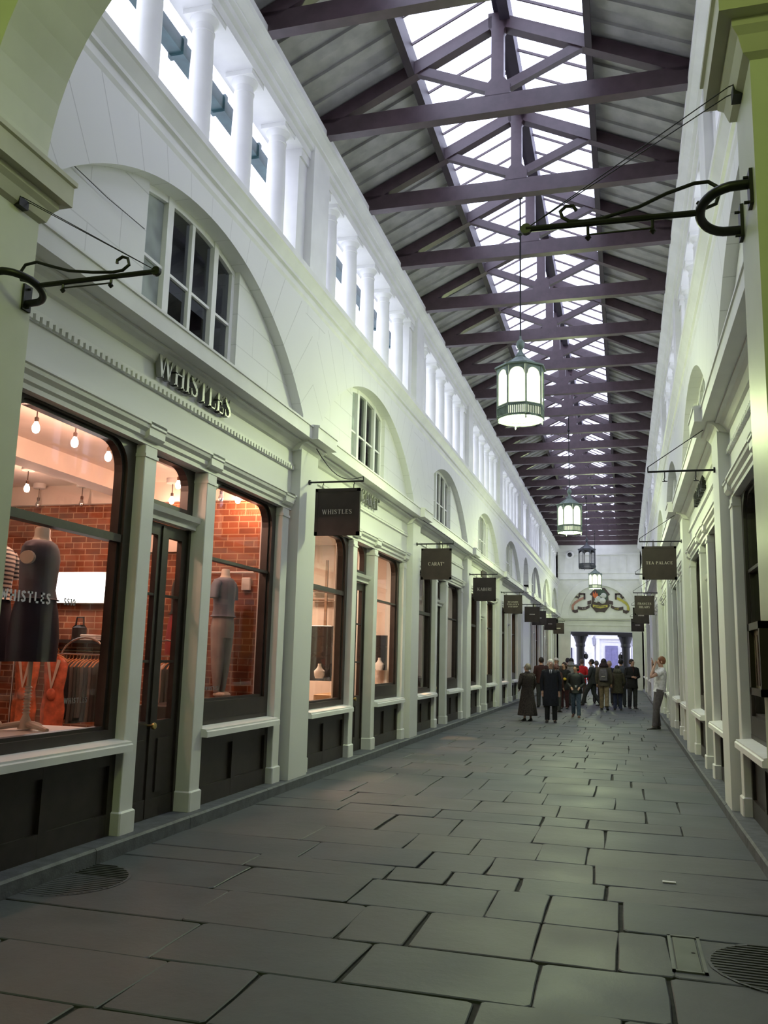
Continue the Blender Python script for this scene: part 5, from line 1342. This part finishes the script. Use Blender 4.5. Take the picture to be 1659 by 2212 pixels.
MAR = cloth('maroon_brown_cloth', (.05, .018, .018)); GRY = cloth('pale_grey_fleece', (.30, .30, .31)); RED = cloth('bright_red_nylon', (.55, .02, .025)); OLV = cloth('olive_brown_parka', (.05, .042, .028)); WHT = cloth('white_cotton', (.78, .76, .82)); WORK = cloth('dusty_grey_workwear', (.115, .10, .105))
BRN = cloth('grey_brown_cloth', (.075, .062, .052)); GREYJ = cloth('slate_blue_cloth', (.075, .085, .11))
clasp = dict(l=((-.25, .0, 1.13), (-.07, .20, 1.10)), r=((.25, .0, 1.13), (.08, .21, 1.12)))
stride = dict(l=((-.09, .22, .53), (-.10, .36, .11)), r=((.09, -.04, .50), (.10, -.30, .12)))
step = dict(l=((-.09, .10, .51), (-.10, .10, .085)), r=((.09, -.02, .49), (.10, -.22, .14)))
def face(dx, dy): return math.atan2(-dx, dy)     # heading of a figure that looks along (dx, dy)
person((-2.67, 25.0, 0), face(-.55, .85), 1.58, 'person in a long dark brown fur coat and glasses, left of the crowd', FUR, None, hair=(.30, .25, .20), hairlen=.06, top_hem=.17, coat_flare=1.55, collar=FUR, glasses=True, head_turn=.55, width=1.1, arms=dict(l=((-.27, .0, 1.13), (-.2, .16, .98)), r=((.27, .0, 1.13), (.23, .12, .93))))
person((-2.0, 24.8, 0), face(.06, -1), 1.72, 'white-haired person in a long navy overcoat and tie, facing the camera', NVY, BLK, hair=(.68, .64, .62), bald=False, top_hem=.46, coat_flare=1.12, shirt=WHT, tie=NVY, width=1.08, arms=dict(l=((-.26, -.05, 1.13), (-.24, .0, .86)), r=((.26, -.05, 1.13), (.24, .0, .86))))
person((-2.95, 32.4, 0), face(-.2, 1), 1.80, 'person seen from behind in a maroon brown jacket near the left shopfronts', MAR, CHAR, top_hem=.84, hair=(.02, .014, .012), arms=clasp, width=1.05)
person((-2.5, 33.5, 0), face(.1, 1), 1.80, 'tall person in a pale cap, head showing behind the white-haired person', BRN, CHAR, cap=mat('pale_cap', (.62, .58, .55), .8), top_hem=.84)
person((-2.22, 29.9, 0), face(.5, 1), 1.58, 'person with short auburn hair just behind the navy overcoat', MAR, CHAR, hair=(.14, .06, .06), hairlen=.05, top_hem=.8)
person((-2.10, 32.0, 0), face(-.25, -1), 1.64, 'person in a black coat and dark red tights holding something yellow', BLK, cloth('dark_red_tights', (.045, .012, .018)), hair=(.03, .014, .012), hairlen=.14, top_hem=.72, coat_flare=1.15, head_turn=-.2, arms=clasp, shoes=(.012, .012, .012))
b = MB(); b.ell((0, 0, 0), (.07, .05, .05), 10, 6); o = b.build('yellow_bag', mat('yellow_cloth', (.62, .42, .03), .6), smooth=True); o.location = (-2.07, 31.72, 1.06); tag(o, 'small bright yellow bag held by the person in the black coat', 'bag')
person((-2.0, 34.6, 0), face(.55, .8), 1.80, 'dark-haired person in a pale grey hooded top turning away', GRY, CHAR, hood=GRY, top_hem=.84, hair=(.015, .012, .012))
person((-2.42, 39.2, 0), face(.2, 1), 1.82, 'person in dark clothes far behind the pale grey hooded top', NVY, CHAR, hair=(.012, .01, .014))
person((-1.46, 27.5, 0), face(-.02, -1), 1.58, 'person in a black puffer jacket and jeans walking towards the camera', cloth('black_puffer', (.013, .013, .018), .6), JEAN, hair=(.014, .012, .012), hairlen=.09, top_hem=.80, coat_flare=1.12, leg_pose=step, arms=dict(l=((-.27, -.03, 1.12), (-.14, .18, .98)), r=((.27, -.03, 1.12), (.14, .18, .98))), shoes=(.10, .05, .04), head_turn=-.5, width=1.12)
e = empty('camera_compact', (-1.44, 27.22, .93), 'dark camera hanging at the waist of the person in jeans', 'camera'); b = MB(); b.bbox(-.06, .06, -.03, .03, -.04, .04, .008); b.build('body', M_IRON, e); b = MB(lambda x, y, z: (x, -z, y)); b.lathe([(.03, .03), (.03, .06), (.022, .065)], n=14); b.build('lens', M_CHROME, e)
person((-1.74, 37.6, 0), face(.2, 1), 1.78, 'person in a bright red jacket in the middle of the crowd', RED, BRN, hair=(.10, .07, .06), top_hem=.8)
person((-1.22, 34.6, 0), face(-1, .05), 1.78, 'striding person in charcoal jacket seen in profile, holding a pale cup', CHAR, CHAR, hair=(.02, .016, .016), top_hem=.84, leg_pose=stride, arms=dict(l=((-.24, .10, 1.12), (-.18, .33, 1.10)), r=((.25, -.08, 1.13), (.23, .03, .92))), collar=GRY)
b = MB(); b.lathe([(.028, 0), (.038, .1), (.04, .105)], n=14); o = b.build('paper_cup', M_WHITE, smooth=True); o.location = (-1.66, 34.45, 1.16); tag(o, 'white paper cup in the hand of the striding person', 'cup')
person((-1.12, 37.2, 0), face(.1, 1), 1.73, 'grey-haired person behind the striding figure', CHAR, CHAR, hair=(.11, .10, .10))
person((-.72, 32.2, 0), face(.06, 1), 1.80, 'person with grey backpack and khaki trousers walking away', BRN, KHA, hair=(.02, .014, .018), hairlen=.06, bag=cloth('grey_mauve_backpack', (.11, .10, .12)), leg_pose=step, top_hem=.82, hood=cloth('plum_hood', (.03, .016, .024)), width=1.1)
person((-.60, 36.4, 0), face(.0, -1), 1.74, 'fair-haired person glimpsed to the right of the backpack', NVY, CHAR, hair=(.42, .36, .26), hairlen=.1)
person((-.14, 35.2, 0), face(.05, 1), 1.82, 'person in a slate blue jacket behind the fur-trimmed parka', GREYJ, CHAR, hair=(.013, .012, .015))
person((-.26, 32.6, 0), face(-.02, 1), 1.58, 'person in an olive brown parka with a fur hood and blue jeans, from behind', OLV, DJEAN, hood=mat('hood_fur_trim', (.10, .095, .075), .95, var=.5, scale=40, bump=.8), top_hem=.66, coat_flare=1.2, hair=(.03, .024, .02), width=1.12, arms=dict(l=((-.28, 0, 1.12), (-.22, .14, .95)), r=((.28, 0, 1.12), (.22, .14, .95))))
person((.26, 34.0, 0), face(.35, -.9), 1.82, 'person in a black coat with clasped hands at the right of the crowd', BLK, CHAR, hair=(.028, .018, .016), top_hem=.72, arms=clasp, head_turn=.5, width=1.08, shirt=MAR)
person((.87, 24.0, 0), face(-.95, -.12), 1.86, 'person in a white T-shirt and dusty work trousers leaning on the right wall', WHT, WORK, hair=(.20, .07, .03), top_hem=.90, bare_arms=True, lean=-.10, shoes=(.08, .075, .07), arms=dict(l=((-.30, .26, 1.24), (-.13, .12, 1.54)), r=((.27, .10, 1.30), (.13, .13, 1.58))),
       leg_pose=dict(l=((-.10, .10, .50), (-.11, .16, .085)), r=((.10, .08, .50), (.11, .04, .085))))
b = MB(); b.bbox(-.012, .012, -.03, .03, -.06, .06, .004); o = b.build('mobile_phone', M_IRON); o.location = (.73, 24.02, 1.62); o.rotation_euler = (.3, 0, 0); tag(o, 'dark phone held to the face of the person in white', 'phone')
# ================================================================== LIGHT, SKY, CAMERA
w = bpy.data.worlds.new('overcast_sky'); SC.world = w; w.use_nodes = True
nt = w.node_tree; bg = nt.nodes['Background']
tc = _n(nt, 'ShaderNodeTexCoord'); no = _n(nt, 'ShaderNodeTexNoise'); no.inputs['Scale'].default_value = 2.0
nt.links.new(tc.outputs['Generated'], no.inputs['Vector'])
nt.links.new(mixc(nt, no.outputs[0], (.72, .76, 1.0), (.78, .81, 1.0)), bg.inputs[0]); bg.inputs[1].default_value = 3.3
def lamp(kind, loc, en, col, size=.3, rot=None, name='lamp', sy=None):
    l = bpy.data.lights.new(name, kind); l.energy = en; l.color = col
    if kind == 'AREA':
        l.size = size
        if sy: l.shape = 'RECTANGLE'; l.size_y = sy
    else: l.shadow_soft_size = size
    o = bpy.data.objects.new(name, l); COL.objects.link(o); o.location = loc
    if rot: o.rotation_euler = rot
    return o
# lantern of the bay behind the camera, greenish metal halide
lamp('POINT', (-1.5, .38, 5.3), 120, (.78, 1.0, .32), .3, name='lantern_behind_camera')
# lamps inside the lanterns
for y, z in ((13.14, 5.32), (25.95, 5.40), (49.9, 5.7)): lamp('POINT', (XC, y, z - .05), 330, (.84, 1.0, .50), .3, name='lantern_lamp')
# ceiling lights of the other left shops
for k, en, c in ((1, 230, (1, .66, .46)), (2, 50, (1, .85, .7)), (3, 60, (1, .7, .45)), (4, 120, (1, .66, .36)), (5, 90, (1, .62, .40)), (6, 80, (1, .5, .35)), (7, 30, (1, .7, .5))):
    y0, y1 = BAYS[k]
    lamp('AREA', (-6.0, (y0 + y1) / 2, 3.9), en, c, 1.2, (0, 0, 0), 'shop_light')
# spotlight inside the third left shop that throws a warm patch on the paving
s = lamp('SPOT', (-5.0, 18.45, 3.3), 420, (1, .55, .22), .03, name='shop_spot'); s.data.spot_size = .32; s.data.spot_blend = .6
s.rotation_euler = (Vector((-3.62, 18.7, 0)) - Vector((-5.0, 18.45, 3.3))).to_track_quat('-Z', 'Y').to_euler()
cd = bpy.data.cameras.new('camera'); cam = bpy.data.objects.new('camera', cd); COL.objects.link(cam); SC.camera = cam
cd.sensor_fit = 'AUTO'; cd.sensor_width = 36; cd.lens = 36 * 1850 / 2212; cd.clip_start = .05; cd.clip_end = 400
Rm = ((0.9634946680, -0.0205580737, -0.2669370530), (0.2665450087, 0.1672640478, 0.9491978174), (0.0251352933, -0.9856977751, 0.1666376702))
M = Matrix(((Rm[0][0], -Rm[0][1], -Rm[0][2], 0), (Rm[1][0], -Rm[1][1], -Rm[1][2], 0), (Rm[2][0], -Rm[2][1], -Rm[2][2], 1.68), (0, 0, 0, 1)))
cam.matrix_world = M
SC.view_settings.view_transform = 'Standard'; SC.view_settings.look = 'None'; SC.view_settings.gamma = 1; SC.view_settings.use_curve_mapping = False
SC.view_settings.exposure = 0.12
cy = SC.cycles
cy.max_bounces = 6; cy.diffuse_bounces = 3; cy.glossy_bounces = 2; cy.transmission_bounces = 3; cy.transparent_max_bounces = 10
cy.caustics_reflective = False; cy.caustics_refractive = False; cy.sample_clamp_indirect = 6
cy.use_adaptive_sampling = True; cy.adaptive_threshold = .03
cy.use_denoising = True
